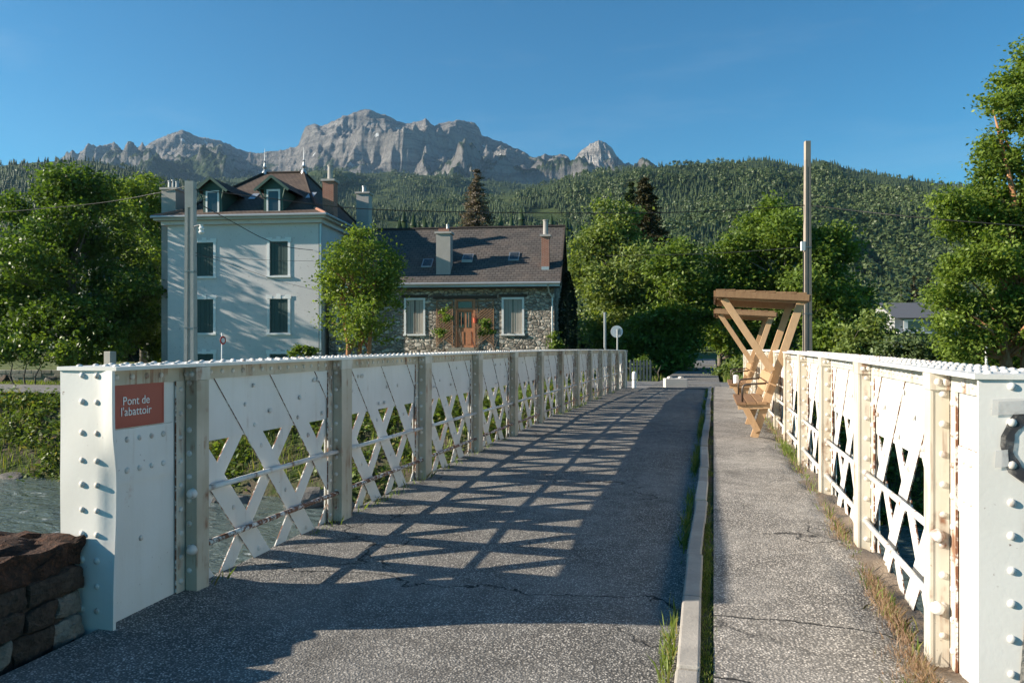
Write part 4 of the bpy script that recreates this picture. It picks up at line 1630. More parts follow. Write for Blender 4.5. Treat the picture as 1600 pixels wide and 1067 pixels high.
# ------------------------------------------------------------------ poles, signs, blocks
def pole(u, zc, vtop, w0, w1, label, pm="pole_concrete"):
    p = C(u, 541, zc)
    ztop = EYE + (541 - vtop) / 1200 * zc
    root = empty("utility_pole", (p.x, p.y, -0.9), YAW)
    tag(root, label, "pole", "utility poles by the far bank")
    h = ztop + 0.9
    mb = MB()
    for (x0, x1) in ((-0.5, -0.16), (0.16, 0.5)):
        vs = []
        for (w, z) in ((w0, 0), (w1, h)):
            vs += [(x0 * w, -w / 2, z), (x1 * w, -w / 2, z), (x1 * w, w / 2, z), (x0 * w, w / 2, z)]
        mb.add(vs, [(3, 2, 1, 0), (4, 5, 6, 7), (0, 1, 5, 4), (1, 2, 6, 5), (2, 3, 7, 6), (3, 0, 4, 7)])
    put(mb, "flange", M[pm], root)
    mb = MB()
    vs = []
    for (w, z) in ((w0, 0), (w1, h)):
        vs += [(-0.161 * w, -0.36 * w, z), (0.161 * w, -0.36 * w, z), (0.161 * w, 0.4 * w, z), (-0.161 * w, 0.4 * w, z)]
    mb.add(vs, [(3, 2, 1, 0), (4, 5, 6, 7), (0, 1, 5, 4), (1, 2, 6, 5), (2, 3, 7, 6), (3, 0, 4, 7)])
    put(mb, "web", M[pm], root)
    hd = put(B(-w1 * 0.52, w1 * 0.52, -w1 * 0.52, w1 * 0.52, h - 1.0, h + 0.02), "pole_head", M[pm], root)
    for z in (h * 0.35, h * 0.6):
        w = w0 + (w1 - w0) * z / h
        put(B(-w * 0.53, w * 0.53, -w * 0.53, w * 0.53, z, z + 0.04), "band", M["grey_metal"], root)
    return root, h


pl, hl = pole(298, 30, 285, 0.40, 0.32, "grey concrete utility pole in front of the grey house")
put(MB().tube([(0.2, -0.15, hl - 1.75), (0.45, -0.2, hl - 1.7)], 0.03, 6), "bracket_arm", M["grey_metal"], pl)
put(MB().lathe((0.5, -0.2, hl - 2.05), [(0.06, 0.0), (0.12, 0.06), (0.07, 0.14), (0.11, 0.22), (0.06, 0.3), (0.08, 0.36)], 10), "insulator", M["insulator"], pl)
pr, hr = pole(1261.5, 30, 222, 0.30, 0.19, "tall slim brownish utility pole beside the benches and the footway", "pole_brown")
put(B(-0.27, -0.12, -0.12, 0.0, hr - 4.25, hr - 3.9), "junction_box", M["insulator"], pr)
put(MB().tube([(-0.19, -0.1, hr - 4.3), (-0.19, -0.1, 0.5)], 0.022, 6), "conduit", M["cable_black"], pr)


def cable(pts, r, label, n=16):
    """pts: (u, v, depth) waypoints, smoothed; cables hang between them"""
    P = [C(*q) for q in pts]
    out = []
    for i in range(len(P) - 1):
        p0, p1, p2, p3 = P[max(i - 1, 0)], P[i], P[i + 1], P[min(i + 2, len(P) - 1)]
        for k in range(n):
            t = k / n
            out.append(0.5 * ((2 * p1) + (p2 - p0) * t + (2 * p0 - 5 * p1 + 4 * p2 - p3) * t * t + (3 * p1 - p0 - 3 * p2 + p3) * t ** 3))
    out.append(P[-1])
    o = MB().tube(out, r, 5).build("overhead_cable", M["cable_black"], smooth=True)
    tag(o, label, "cable", "overhead cables between the poles")
    return o


cable([(306, 296, 30), (420, 310, 29.9), (560, 326, 29.9), (760, 332, 30), (1000, 333, 30), (1150, 328, 30), (1257, 321, 30)], 0.018, "long black cable strung from the left pole across to the right pole")
cable([(1266, 321, 30), (1350, 331, 27), (1480, 344, 25), (1700, 360, 23)], 0.017, "black cable running from the right pole out of the picture to the right")
cable([(-150, 345, 34), (0, 332, 33), (150, 318, 32), (240, 303, 31), (291, 291, 30)], 0.0135, "black cable coming in from the left to the left pole")
cable([(310, 318, 30), (360, 345, 35), (410, 372, 39.5), (450, 386, 43), (489, 391, 47)], 0.02, "sagging black cable from the left pole to the corner of the grey house")
cable([(306, 400, 30), (370, 404, 36), (430, 407, 41), (490, 408, 47)], 0.010, "thin lower cable from the left pole to the house corner")
cable([(306, 395, 30), (380, 420, 36), (440, 440, 41), (500, 455, 47)], 0.010, "thin slanting cable in front of the grey house wall")
cable([(1256, 386, 30), (1150, 394, 36), (1050, 398, 44), (900, 400, 52), (760, 401, 60)], 0.010, "thin cable from the right pole towards the trees")

p = C(964, 518, 33)
rsn = empty("round_sign", (p.x, p.y, -0.35), YAW)
tag(rsn, "round road sign seen from its grey and white back beyond the bridge", "road sign")
hz = p.z + 0.35
put(MB().tube([(0.02, 0, -0.6), (0.02, 0, hz + 0.1)], 0.035, 8), "sign_post", M["grey_metal"], rsn)
disc = MB()
n = 28
vs = [(0.26 * math.cos(2 * math.pi * k / n), yy, hz + 0.26 * math.sin(2 * math.pi * k / n)) for yy in (0.045, 0.065) for k in range(n)]
disc.add(vs, [tuple(range(n)), tuple(reversed(range(n, 2 * n)))] + [(k, k + n, (k + 1) % n + n, (k + 1) % n) for k in range(n)])
put(disc, "sign_disc", M["white_metal"], rsn)
put(MB().box(0.06, 0.15, 0.01, 0.04, hz - 0.13, hz + 0.13), "bracket", M["grey_metal"], rsn)

p = C(946, 541, 33.5)
o = MB().tube([(0, 0, -0.5), (0, 0, 1.6), (-0.02, 0, 1.6), (-0.02, 0, 3.15)], [0.045, 0.045, 0.06, 0.06], 8).build("signpost", M["grey_metal"])
o.location = (p.x, p.y, -0.2)
tag(o, "plain thin grey post standing left of the round sign", "post")

p = C(346, 541, 36)
nsn = empty("small_sign", (p.x, p.y, -0.8), YAW + math.radians(70))
tag(nsn, "small red and white road sign seen edge on before the grey house", "road sign")
put(MB().tube([(0, 0, 0), (0.05, 0, 2.9)], 0.035, 8), "sign_post", M["white_metal"], nsn)
for rr, yy, mm, nm in ((0.2, -0.05, "road_sign_red", "sign_disc"), (0.12, -0.062, "letter_white", "sign_centre")):
    d = MB()
    vs = [(0.05 + rr * math.cos(2 * math.pi * k / n), y2, 2.55 + rr * math.sin(2 * math.pi * k / n)) for y2 in (yy, yy + 0.012) for k in range(n)]
    d.add(vs, [tuple(range(n)), tuple(reversed(range(n, 2 * n)))] + [(k, k + n, (k + 1) % n + n, (k + 1) % n) for k in range(n)])
    put(d, nm, M[mm], nsn)

p = C(991, 541, 28.9)
bol = empty("bollard", (p.x, p.y, deck(28.9) + 0.0))
tag(bol, "white bollard with a rounded cap standing at the end of the bridge", "bollard")
put(MB().lathe((0, 0, -0.06), [(0.085, 0.0), (0.085, 0.33)], 16), "shaft", M["cap_white"], bol, smooth=False)
put(MB().lathe((0, 0, 0.271), [(0.08, 0.0), (0.08, 0.06)], 16), "band", M["band_grey"], bol)
put(MB().lathe((0, 0, 0.332), [(0.085, 0.0), (0.085, 0.2), (0.07, 0.26), (0.035, 0.285), (0.01, 0.29)], 16), "cap", M["cap_white"], bol, smooth=False)

p = C(1055, 541, 29.4)
blk = MB()
blk.box(-0.42, 0.42, -0.22, 0.22, -0.08, 0.345)
blko = blk.build("concrete_block", M["block_concrete"], bevel=0.02)
blko.location = (p.x, p.y, deck(29.4))
blko.rotation_euler = (0, 0, YAW)
tag(blko, "pale concrete barrier block with two humps across the roadway end", "barrier")
for x in (-0.2, 0.22):
    h = MB()
    m = 10
    vs = [(x + 0.075 * math.cos(math.pi * k / (m - 1)), yy, 0.3455 + 0.07 * math.sin(math.pi * k / (m - 1))) for yy in (-0.2, 0.2) for k in range(m)]
    h.add(vs, [tuple(range(m)), tuple(reversed(range(m, 2 * m)))] + [(k, k + m, (k + 1) % m + m, (k + 1) % m) for k in range(m)])
    put(h, "hump", M["block_concrete"], blko)

# dark picket fence behind the bollard
p = C(983, 541, 36)
fence = empty("picket_fence", (p.x, p.y, -0.45), YAW)
tag(fence, "dark picket fence under the trees left of the lane", "fence")
for i in range(7):
    x = 0.02 + i * 0.155
    put(MB().add([(x, 0, 0), (x + 0.09, 0, 0), (x + 0.09, 0, 1.2), (x + 0.045, 0, 1.3), (x, 0, 1.2), (x, 0.025, 0), (x + 0.09, 0.025, 0), (x + 0.09, 0.025, 1.2), (x + 0.045, 0.025, 1.3), (x, 0.025, 1.2)],
                 [(0, 1, 2, 3, 4), (9, 8, 7, 6, 5), (0, 5, 6, 1), (1, 6, 7, 2), (2, 7, 8, 3), (3, 8, 9, 4), (4, 9, 5, 0)]), "picket", M["fence_grey"], fence)
for z in (0.3, 0.95):
    put(B(0, 1.1, 0.027, 0.06, z, z + 0.08), "fence_rail", M["fence_dark"], fence)

# low garden wall beyond the quay, gate pillar, thin post, boulders on the verge
a, b = XY(-43, 50), XY(-22.5, 50)
gw = empty("garden_wall", ((a.x + b.x) / 2, (a.y + b.y) / 2, -0.85), YAW)
tag(gw, "low grey stone garden wall under the big tree", "wall")
rs2 = random.Random(5)
for row in range(3):
    x = -10.2 - 0.3 * (row % 2)
    while x < 10.2:
        ln = rs2.uniform(0.5, 0.95)
        put(B(x + 0.01, x + ln - 0.01, -0.2 + rs2.uniform(-0.02, 0.02), 0.2, row * 0.26 + 0.01, row * 0.26 + 0.255), "wall_stone", M["garden_wall_stone"], gw, bevel=0.03)
        x += ln
put(B(-10.6, 10.6, -0.17, 0.17, -0.2, 0.76), "wall_core", M["abutment_stone"], gw)
p = C(172, 541, 33)
o = B(-0.17, 0.17, -0.17, 0.17, -0.9, 2.05).build("stone_pillar", M["pole_concrete"], bevel=0.02)
o.location = (p.x, p.y, -0.8)
tag(o, "short grey square pillar showing just above the left girder end", "pillar")
p = C(1541, 541, 31)
o = MB().tube([(0, 0, -0.6), (0, 0, 2.45)], 0.045, 8).build("marker_post", M["white_metal"])
o.location = (p.x, p.y, -0.8)
tag(o, "thin white post showing above the right girder under the tree", "post")

# ------------------------------------------------------------------ vegetation
def leaf_quads(centers, size, rng, up=0.35, aspect=0.6, jitter=0.35):
    n = len(centers)
    nrm = rng.normal(size=(n, 3))
    nrm[:, 2] = np.abs(nrm[:, 2]) + up
    nrm /= np.linalg.norm(nrm, axis=1)[:, None]
    a = rng.normal(size=(n, 3))
    a -= nrm * (a * nrm).sum(1)[:, None]
    a /= np.linalg.norm(a, axis=1)[:, None]
    b = np.cross(nrm, a)
    s = size * (1 - jitter + 2 * jitter * rng.random(n))[:, None]
    c = np.asarray(centers)
    fold = nrm * s * 0.12
    V = np.stack([c - a * s, c - b * s * aspect + fold, c + a * s, c + b * s * aspect + fold], 1).reshape(-1, 3)
    F = np.arange(4 * n).reshape(n, 4)
    return V, F


def cluster_points(lobes, nclus, per, crad, rng, shell=0.55, flat=0.6):
    # boughs: smaller lumps over each lobe, leaf clusters over the boughs
    sub = []
    for (x, y, z, r) in lobes:
        k = 10
        d = rng.normal(size=(k, 3))
        d /= np.linalg.norm(d, axis=1)[:, None]
        for q in range(k):
            rr = r * (0.26 + 0.26 * rng.random())
            c = np.array([x, y, z]) + d[q] * (r * (0.62 + 0.28 * rng.random()))
            sub.append((c[0], c[1], c[2], rr))
        sub.append((x, y, z, r * 0.55))
    L = np.array(sub)
    w = L[:, 3] ** 2
    idx = rng.choice(len(L), nclus, p=w / w.sum())
    d = rng.normal(size=(nclus, 3))
    d[:, 2] += 0.25
    d /= np.linalg.norm(d, axis=1)[:, None]
    r = shell + (1 - shell) * rng.random(nclus) ** 0.6
    r *= 0.9 + 0.25 * rng.random(nclus)
    cc = L[idx, :3] + d * (L[idx, 3] * r)[:, None] * np.array([1, 1, 0.8])
    off = rng.normal(size=(nclus, per, 3)) * crad * 0.8 * np.array([1, 1, flat]) * (0.6 + 0.8 * rng.random((nclus, 1, 1)))
    pts = cc[:, None, :] + off
    return cc, pts.reshape(-1, 3)


def tree(u_trunk, zc, lobes_px, nclus, per, crad, lsize, lm, bm_, label, name="broadleaf_tree", base_z=-0.8, depth=0.75, trunk_r=0.22, seed=1, stems=1, group=None, cat="tree", nlimb=26, shell=0.55, limb_to=0.92):
    rng = np.random.default_rng(seed)
    lobes = []
    for i, q in enumerate(lobes_px):
        u, v, r = q[:3]
        rm = r / 1200 * zc
        off = (rng.random() - 0.5) * 2 * rm * depth if len(q) < 4 else q[3]
        c = C(u, v, zc)
        f = Vector((-ST, CT, 0)) * off
        lobes.append((c.x + f.x, c.y + f.y, c.z, rm))
    base = C(u_trunk, 541, zc)
    root = empty(name, (base.x, base.y, base_z))
    tag(root, label, cat, group)
    cc, pts = cluster_points(lobes, nclus, per, crad, rng, shell)
    V, F = leaf_quads(pts, lsize, rng)
    np_obj("crown", V, F, M[lm], root)
    L = np.array(lobes)
    top = L[:, 2].max()
    ctr = (L[:, :3] * L[:, 3:4] ** 2).sum(0) / (L[:, 3] ** 2).sum()
    mb = MB()
    for s in range(stems):
        dx = (s - (stems - 1) / 2) * 0.55
        b0 = Vector((base.x + dx * CT, base.y + dx * ST, base_z - 0.15))
        tp = Vector((ctr[0] + dx * 1.6, ctr[1], base_z + (top - base_z) * 0.86))
        m1 = b0.lerp(tp, 0.35) + Vector((rng.normal() * 0.12, rng.normal() * 0.12, 0))
        m2 = b0.lerp(tp, 0.7) + Vector((rng.normal() * 0.25, rng.normal() * 0.25, 0))
        mb.tube([b0, b0.lerp(m1, 0.4), m1, m2, tp], [trunk_r * 1.25, trunk_r, trunk_r * 0.85, trunk_r * 0.5, trunk_r * 0.12], 9)
        st = [b0, m1, m2, tp]
        for j in range(nlimb // stems):
            tgt = Vector(cc[rng.integers(len(cc))])
            # leave the stem lower than the target
            h = min(max((tgt.z - base_z) * 0.62, (top - base_z) * 0.16), (top - base_z) * 0.8)
            t = h / (top - base_z) / 0.86
            a = b0.lerp(m1, t / 0.35) if t < 0.35 else m1.lerp(m2, min(1, (t - 0.35) / 0.35))
            tgt = a.lerp(tgt, limb_to)
            mid = a.lerp(tgt, 0.5) + Vector((rng.normal() * 0.15, rng.normal() * 0.15, 0.12 * (tgt - a).length))
            r0 = trunk_r * (0.42 - 0.22 * t)
            mb.tube([a, mid, tgt], [r0, r0 * 0.6, r0 * 0.15], 6)
    mb.build("trunk", M[bm_], root, smooth=True)
    return root


def conifer(u, zc, vtop, half_px, vbase_px, lm, label, seed, n=5000, lsize=0.16, name="conifer_tree", base_z=-0.8, power=1.0, group=None, minr=0.06):
    rng = np.random.default_rng(seed)
    base = C(u, 541, zc)
    top = EYE + (541 - vtop) / 1200 * zc
    zb = EYE + (541 - vbase_px) / 1200 * zc
    R = half_px / 1200 * zc
    root = empty(name, (base.x, base.y, base_z))
    tag(root, label, "tree", group)
    # whorls of drooping boughs
    nb = max(40, n // 45)
    t = rng.random(nb) ** 0.75
    ang = rng.random(nb) * 2 * math.pi
    pts = []
    mb = MB()
    for i in range(nb):
        hz = top - (top - zb) * t[i]
        rr = R * (minr + (1 - minr) * t[i] ** power) * (0.72 + 0.5 * rng.random())
        m = 45
        s = rng.random(m) ** 0.7
        x = base.x + np.cos(ang[i]) * rr * s
        y = base.y + np.sin(ang[i]) * rr * s
        z = hz - 0.32 * rr * s ** 1.3 + 0.1 * rr * s ** 3
        spread = 0.13 * rr * (1.1 - s) + 0.06
        pts.append(np.stack([x + rng.normal(size=m) * spread, y + rng.normal(size=m) * spread, z + rng.normal(size=m) * spread * 0.5 - 0.05], 1))
        if i % 4 == 0:
            mb.tube([(base.x, base.y, hz), (base.x + math.cos(ang[i]) * rr * 0.8, base.y + math.sin(ang[i]) * rr * 0.8, hz - 0.25 * rr)], [0.05, 0.012], 4)
    V, F = leaf_quads(np.concatenate(pts), lsize, rng, 0.6, 0.4)
    np_obj("crown", V, F, M[lm], root)
    mb.tube([(base.x, base.y, base_z - 0.2), (base.x, base.y, top - 0.2)], [0.28, 0.02], 8)
    mb.build("trunk", M["bark_grey"], root, smooth=True)
    return root


tree(133, 50, [(125, 325, 58), (70, 370, 66), (165, 368, 48), (110, 430, 90), (25, 455, 80), (200, 440, 55), (140, 500, 75), (236, 465, 40), (55, 510, 55), (195, 510, 50), (-30, 430, 70), (95, 300, 30), (40, 335, 34), (150, 300, 30)],
     2000, 34, 0.42, 0.125, "leaf_dark", "bark_grey", "large dense dark green tree filling the left edge before the grey house", name="chestnut_tree", trunk_r=0.38, seed=2, nlimb=36)
tree(225, 68, [(215, 330, 38), (195, 308, 24), (240, 350, 34), (228, 300, 22), (255, 400, 40), (215, 400, 46), (250, 320, 20)],
     560, 30, 0.5, 0.145, "leaf_bright", "bark_grey", "light green tree showing between the dark tree and the grey house", seed=3, trunk_r=0.3)
tree(558, 40, [(548, 372, 22), (570, 392, 36), (595, 405, 30), (530, 415, 32), (560, 430, 52), (603, 440, 26), (518, 462, 24), (575, 478, 44), (535, 495, 32), (610, 470, 18), (585, 515, 24), (505, 440, 14), (555, 520, 22), (560, 460, 40), (585, 440, 30)],
     560, 28, 0.34, 0.085, "leaf_bright", "bark_orange", "small bright green tree with several orange stems between the two houses", seed=4, stems=3, trunk_r=0.13, nlimb=36, shell=0.35)
tree(985, 62, [(962, 345, 44), (925, 400, 40), (975, 405, 56), (1020, 430, 52), (938, 455, 46), (1000, 480, 66), (915, 440, 26), (950, 515, 50), (1040, 510, 46), (985, 335, 18)],
     1300, 34, 0.55, 0.155, "leaf_pale", "bark_grey", "large pale green broadleaf tree right of the stone house", seed=5, trunk_r=0.4, nlimb=40)
tree(1070, 55, [(1058, 405, 30), (1075, 440, 34), (1050, 460, 44), (1085, 490, 34), (1045, 520, 48), (1012, 530, 44), (1068, 530, 30), (1035, 425, 24), (1010, 575, 30), (1045, 570, 26)],
     950, 32, 0.5, 0.14, "leaf_mid", "bark_grey", "dark broadleaf tree overhanging the left side of the lane", seed=6, trunk_r=0.36)
tree(1235, 55, [(1222, 338, 30), (1190, 360, 38), (1150, 405, 38), (1235, 395, 54), (1285, 385, 40), (1185, 445, 56), (1250, 465, 60), (1305, 440, 34), (1130, 440, 28), (1300, 500, 42), (1200, 510, 48), (1318, 395, 18), (1150, 490, 34), (1335, 470, 22)],
     1700, 34, 0.5, 0.135, "leaf_mid", "bark_grey", "broad green tree behind the bench canopies and the right pole", seed=7, trunk_r=0.4, nlimb=44)
tree(1125, 75, [(1110, 500, 26), (1130, 470, 30), (1120, 530, 24), (1140, 520, 26), (1105, 470, 22), (1150, 550, 26)],
     300, 24, 0.6, 0.2, "leaf_bright", "bark_grey", "bright green tree over the right side of the lane", seed=8, trunk_r=0.25)
tree(1592, 26, [(1592, 120, 28), (1605, 170, 48), (1558, 165, 26), (1620, 240, 60), (1572, 240, 34), (1545, 270, 18), (1580, 330, 56), (1525, 335, 34), (1475, 315, 22), (1490, 345, 30), (1620, 360, 60), (1540, 395, 50), (1492, 420, 30), (1590, 440, 52), (1525, 470, 44), (1468, 460, 16), (1475, 505, 26), (1575, 510, 44), (1640, 500, 60), (1540, 530, 36), (1492, 540, 28), (1640, 90, 40)],
     1900, 30, 0.24, 0.070, "leaf_bright", "bark_orange", "tall loose green tree with orange trunk at the right edge", seed=9, trunk_r=0.2, stems=2, nlimb=60, shell=0.3, name="acacia_tree")
conifer(1008, 70, 272, 50, 430, "leaf_conifer_brown", "dark brownish spruce rising behind the pale tree", 11, 12000, 0.17, power=0.8)
conifer(986, 72, 284, 34, 430, "leaf_conifer", "slimmer green spruce just left of the brownish spruce", 12, 8000, 0.16, power=0.8)
conifer(745, 85, 264, 36, 400, "leaf_pink_conifer", "pinkish grey spruce rising behind the stone house roof", 13, 16000, 0.14, power=0.75, minr=0.1)
conifer(1408, 150, 436, 13, 500, "leaf_willow", "pale conifer left of the pair above the slate house", 14, 1500, 0.3, base_z=-0.8)
conifer(1428, 150, 428, 13, 500, "leaf_conifer_brown", "brown conifer in the middle above the slate house", 15, 1500, 0.3, base_z=-0.8)
conifer(1450, 150, 432, 11, 500, "leaf_conifer_brown", "brown conifer farthest right above the slate house", 16, 1500, 0.3, base_z=-0.8)

# columnar cypress beside the stone house
rng = np.random.default_rng(17)
bp = C(887, 541, 47)
cyp = empty("cypress_tree", (bp.x, bp.y, -0.8))
tag(cyp, "narrow dark columnar cypress at the right corner of the stone house", "tree")
n = 5200
t = rng.random(n)
rad = 0.56 * np.minimum(1, (1 - t) * 3.2) ** 0.6 * (0.75 + 0.25 * np.minimum(1, t * 8))
an = rng.random(n) * 2 * math.pi
rr = rad * (0.75 + 0.3 * rng.random(n))
top = EYE + (541 - 424) / 1200 * 47
pts = np.stack([bp.x + np.cos(an) * rr, bp.y + np.sin(an) * rr, -0.7 + (top + 0.7) * t], 1)
V, F = leaf_quads(pts, 0.1, rng, 1.2, 0.5)
np_obj("crown", V, F, M["leaf_cypress"], cyp)
MB().tube([(bp.x, bp.y, -0.9), (bp.x, bp.y, top - 0.5)], [0.2, 0.04], 8).build("trunk", M["bark_grey"], cyp)


def shrub(u, zc, lobes, nclus, per, crad, ls, lm, label, seed, name="shrub", base_z=-0.8, group=None):
    return tree(u, zc, lobes, nclus, per, crad, ls, lm, "bark_grey", label, name, base_z, 0.7, 0.05, seed, 3, group, "shrub", 12, 0.25)


shrub(1365, 38, [(1350, 535, 34), (1375, 520, 30), (1330, 545, 26), (1362, 500, 20)], 240, 22, 0.25, 0.1, "leaf_pale", "round pale green shrub behind the right girder", 21)
shrub(1400, 36, [(1400, 548, 26), (1420, 550, 24), (1385, 555, 20)], 150, 22, 0.22, 0.09, "leaf_willow", "greyish willow shrub right of the pale round shrub", 22)
shrub(1447, 37, [(1440, 540, 24), (1460, 545, 26), (1475, 555, 22)], 170, 22, 0.22, 0.09, "leaf_willow", "greyish willow shrub under the slate house", 23)
shrub(1300, 40, [(1285, 535, 30), (1310, 525, 30), (1320, 550, 26), (1270, 550, 26)], 240, 22, 0.28, 0.11, "leaf_mid", "dark green shrub at the foot of the right pole", 24)
shrub(1520, 34, [(1500, 555, 26), (1540, 555, 30), (1580, 558, 30), (1620, 550, 40)], 260, 22, 0.25, 0.1, "leaf_mid", "leafy hedge below the tall right tree", 25)
shrub(1003, 37, [(1005, 575, 13), (996, 580, 10), (1010, 588, 9), (1003, 565, 8)], 110, 20, 0.14, 0.06, "leaf_mid", "small green bush by the picket fence", 26, base_z=-0.4)
shrub(1125, 44, [(1120, 585, 13), (1135, 580, 14), (1148, 588, 14), (1160, 575, 16)], 150, 20, 0.2, 0.08, "leaf_pale", "rough hedge at the right end of the bridge", 27, base_z=-0.4)
shrub(866, 46, [(866, 530, 10), (866, 545, 12)], 60, 20, 0.15, 0.08, "leaf_mid", "small round shrub at the corner of the stone house", 28)
shrub(470, 44, [(462, 550, 10), (478, 550, 9), (492, 552, 8)], 80, 20, 0.15, 0.08, "leaf_mid", "low green bush before the grey house wall", 29)
shrub(40, 44, [(20, 545, 22), (60, 550, 22), (100, 552, 20), (-20, 545, 24)], 190, 22, 0.3, 0.11, "leaf_mid", "low bush behind the garden wall at the left edge", 30)
shrub(222, 53, [(200, 535, 24), (235, 530, 26), (250, 548, 20), (180, 548, 22)], 240, 22, 0.3, 0.12, "leaf_dark", "dark bush between the big tree and the grey house", 33)
shrub(700, 44.6, [(694, 487, 8), (699, 497, 6), (688, 520, 7)], 46, 18, 0.13, 0.07, "leaf_mid", "climbing plant on the left trellis of the stone house", 31, "climbing_plant")
shrub(760, 44.6, [(758, 505, 7), (764, 515, 6), (752, 520, 6)], 40, 18, 0.12, 0.07, "leaf_mid", "climbing plant on the right trellis of the stone house", 32, "climbing_plant")

# ------------------------------------------------------------------ hills, forest and mountains
def interp(pts, u):
    a = np.array(pts)
    return np.interp(u, a[:, 0], a[:, 1])


def to_world(u, zc, z):
    xc = (u - 800) / 1200 * zc
    return np.stack([xc * CT - zc * ST, xc * ST + zc * CT, z], -1)


class Hill:
    def __init__(self, name, label, prof, z0, z1, u0, u1, nu, nr, seed, tree_h, power=1.0, rough=0.10, kind_m="forest_floor"):
        self.prof, self.z0, self.z1, self.seed, self.th, self.pw, self.rough = prof, z0, z1, seed, tree_h, power, rough
        us = np.linspace(u0, u1, nu)
        zs = np.concatenate([np.linspace(z0, z1, nr), z1 + (z1 - z0) * np.array([0.06, 0.16, 0.35])])
        U, Zc = np.meshgrid(us, zs)
        H = self.height(U, Zc)
        P = to_world(U, Zc, H).reshape(-1, 3)
        o = np_obj(name, P, grid_faces(nu, len(zs)), M[kind_m], smooth=True)
        tag(o, label, kind="structure")
        self.u0, self.u1 = u0, u1

    def height(self, U, Zc):
        crest = (541 - interp(self.prof, U)) / 1200 * self.z1 + EYE - self.th * 0.8
        t = (Zc - self.z0) / (self.z1 - self.z0)
        X = (U - 800) / 1200 * Zc
        n = 1.5 * (ridged(X / 330.0, Zc / 420.0, self.seed, 3, 0.45) - 0.55) + 0.5 * (fbm(X / 120.0, Zc / 150.0, self.seed + 7, 3) - 0.5)
        tc = np.clip(t, 0, 1)
        h = -1.5 + (crest + 1.5) * tc ** self.pw
        h = h + n * self.rough * crest * 4 * tc * (1 - tc)
        h = np.where(t > 1, crest - (t - 1) * crest * 1.2, h)
        return h

    def trees(self, name, label, n, conifer_frac, mats, hmin, hmax, seed, vmax=600):
        rng = np.random.default_rng(seed)
        zs = np.linspace(self.z0, self.z1 * 1.01, 400)
        um = rng.uniform(self.u0, self.u1, n)
        # sample depth evenly in the picture's height, so that far slopes stay closed
        tabs = {}
        ubins = np.linspace(self.u0, self.u1, 60)
        zc = np.zeros(n)
        b = np.clip(np.digitize(um, ubins) - 1, 0, 58)
        for k in range(59):
            m = b == k
            if not m.any():
                continue
            hh = self.height(np.full(400, (ubins[k] + ubins[k + 1]) / 2), zs)
            ang = np.maximum.accumulate(hh / zs)
            dens = np.gradient(ang) + 0.00004
            dens = np.maximum(dens, 0)
            dens[-12:] *= 2.2
            cdf = np.cumsum(dens)
            cdf /= cdf[-1]
            zc[m] = np.interp(rng.random(m.sum()), cdf, zs)
        keepm = fbm((um - 800) / 1200 * zc / 55.0, zc / 80.0, seed + 9, 3) > 0.33
        um, zc = um[keepm], zc[keepm]
        n = len(um)
        z = self.height(um, zc)
        P = to_world(um, zc, z)
        X = (um - 800) / 1200 * zc
        clump = fbm(X / 120.0, zc / 160.0, seed + 5, 3)
        low = np.clip((um - 1180) / 250, 0, 1) * np.clip(1.15 - (zc - self.z0) / (self.z1 - self.z0) * 2.0, 0, 1)
        is_con = clump + 0.25 * (rng.random(n) - 0.5) + 0.36 * low < conifer_frac
        hgt = hmin + (hmax - hmin) * rng.random(n) ** 1.3
        objs = []
        for con in (True, False):
            m = is_con == con
            if not m.any():
                continue
            p, h = P[m], hgt[m]
            k = len(p)
            if con:
                # three ragged tiers
                nseg = 5
                V, F = [], []
                for (zb, zt, r) in ((0.08, 0.55, 0.21), (0.36, 0.80, 0.155), (0.62, 1.03, 0.095)):
                    a = rng.random((k, 1)) * 6.28 + np.arange(nseg)[None, :] * 2 * math.pi / nseg
                    rad = r * h[:, None] * (0.75 + 0.5 * rng.random((k, nseg)))
                    ring = np.stack([p[:, 0:1] + np.cos(a) * rad, p[:, 1:2] + np.sin(a) * rad, p[:, 2:3] + h[:, None] * (zb + 0.04 * rng.random((k, nseg)))], -1)
                    tip = (p + np.stack([np.zeros(k), np.zeros(k), h * zt], 1))[:, None, :]
                    base = len(V)
                    V.append(np.concatenate([ring, tip], 1))
                V = np.concatenate([v.reshape(k, 1, nseg + 1, 3) for v in V], 1).reshape(-1, 3)
                idx = np.arange(k * 3)[:, None, None] * (nseg + 1)
                tri = np.array([[i, (i + 1) % nseg, nseg] for i in range(nseg)])[None]
                F = (idx + tri).reshape(-1, 3)
            else:
                nt = 38
                d = rng.normal(size=(k, nt, 3))
                d[..., 2] = np.abs(d[..., 2]) * 1.1 - 0.35
                d /= np.linalg.norm(d, axis=2)[..., None]
                rad = (0.55 + 0.5 * rng.random((k, nt, 1)))
                wid = (0.30 + 0.14 * rng.random((k, 1, 1)))
                ctr = p[:, None, :] + d * rad * h[:, None, None] * np.concatenate([wid, wid, wid * 0 + 0.46], 2) + np.array([0, 0, 0.52]) * h[:, None, None]
                a = rng.normal(size=(k, nt, 3))
                a -= 0.75 * d * (a * d).sum(2)[..., None]
                a /= np.linalg.norm(a, axis=2)[..., None]
                b = np.cross(d, a)
                sz = (0.085 + 0.06 * rng.random((k, nt, 1))) * h[:, None, None]
                V = np.stack([ctr - a * sz - b * sz * 0.6, ctr + a * sz - b * sz * 0.5, ctr + b * sz], 2).reshape(-1, 3)
                F = np.arange(len(V)).reshape(-1, 3)
            o = np_obj(name if con else name.replace("conifer", "broadleaf"), V, F, M[mats[0] if con else mats[1]], smooth=False)
            tag(o, label[0] if con else label[1], "forest", kind="stuff")
            objs.append(o)
        return objs


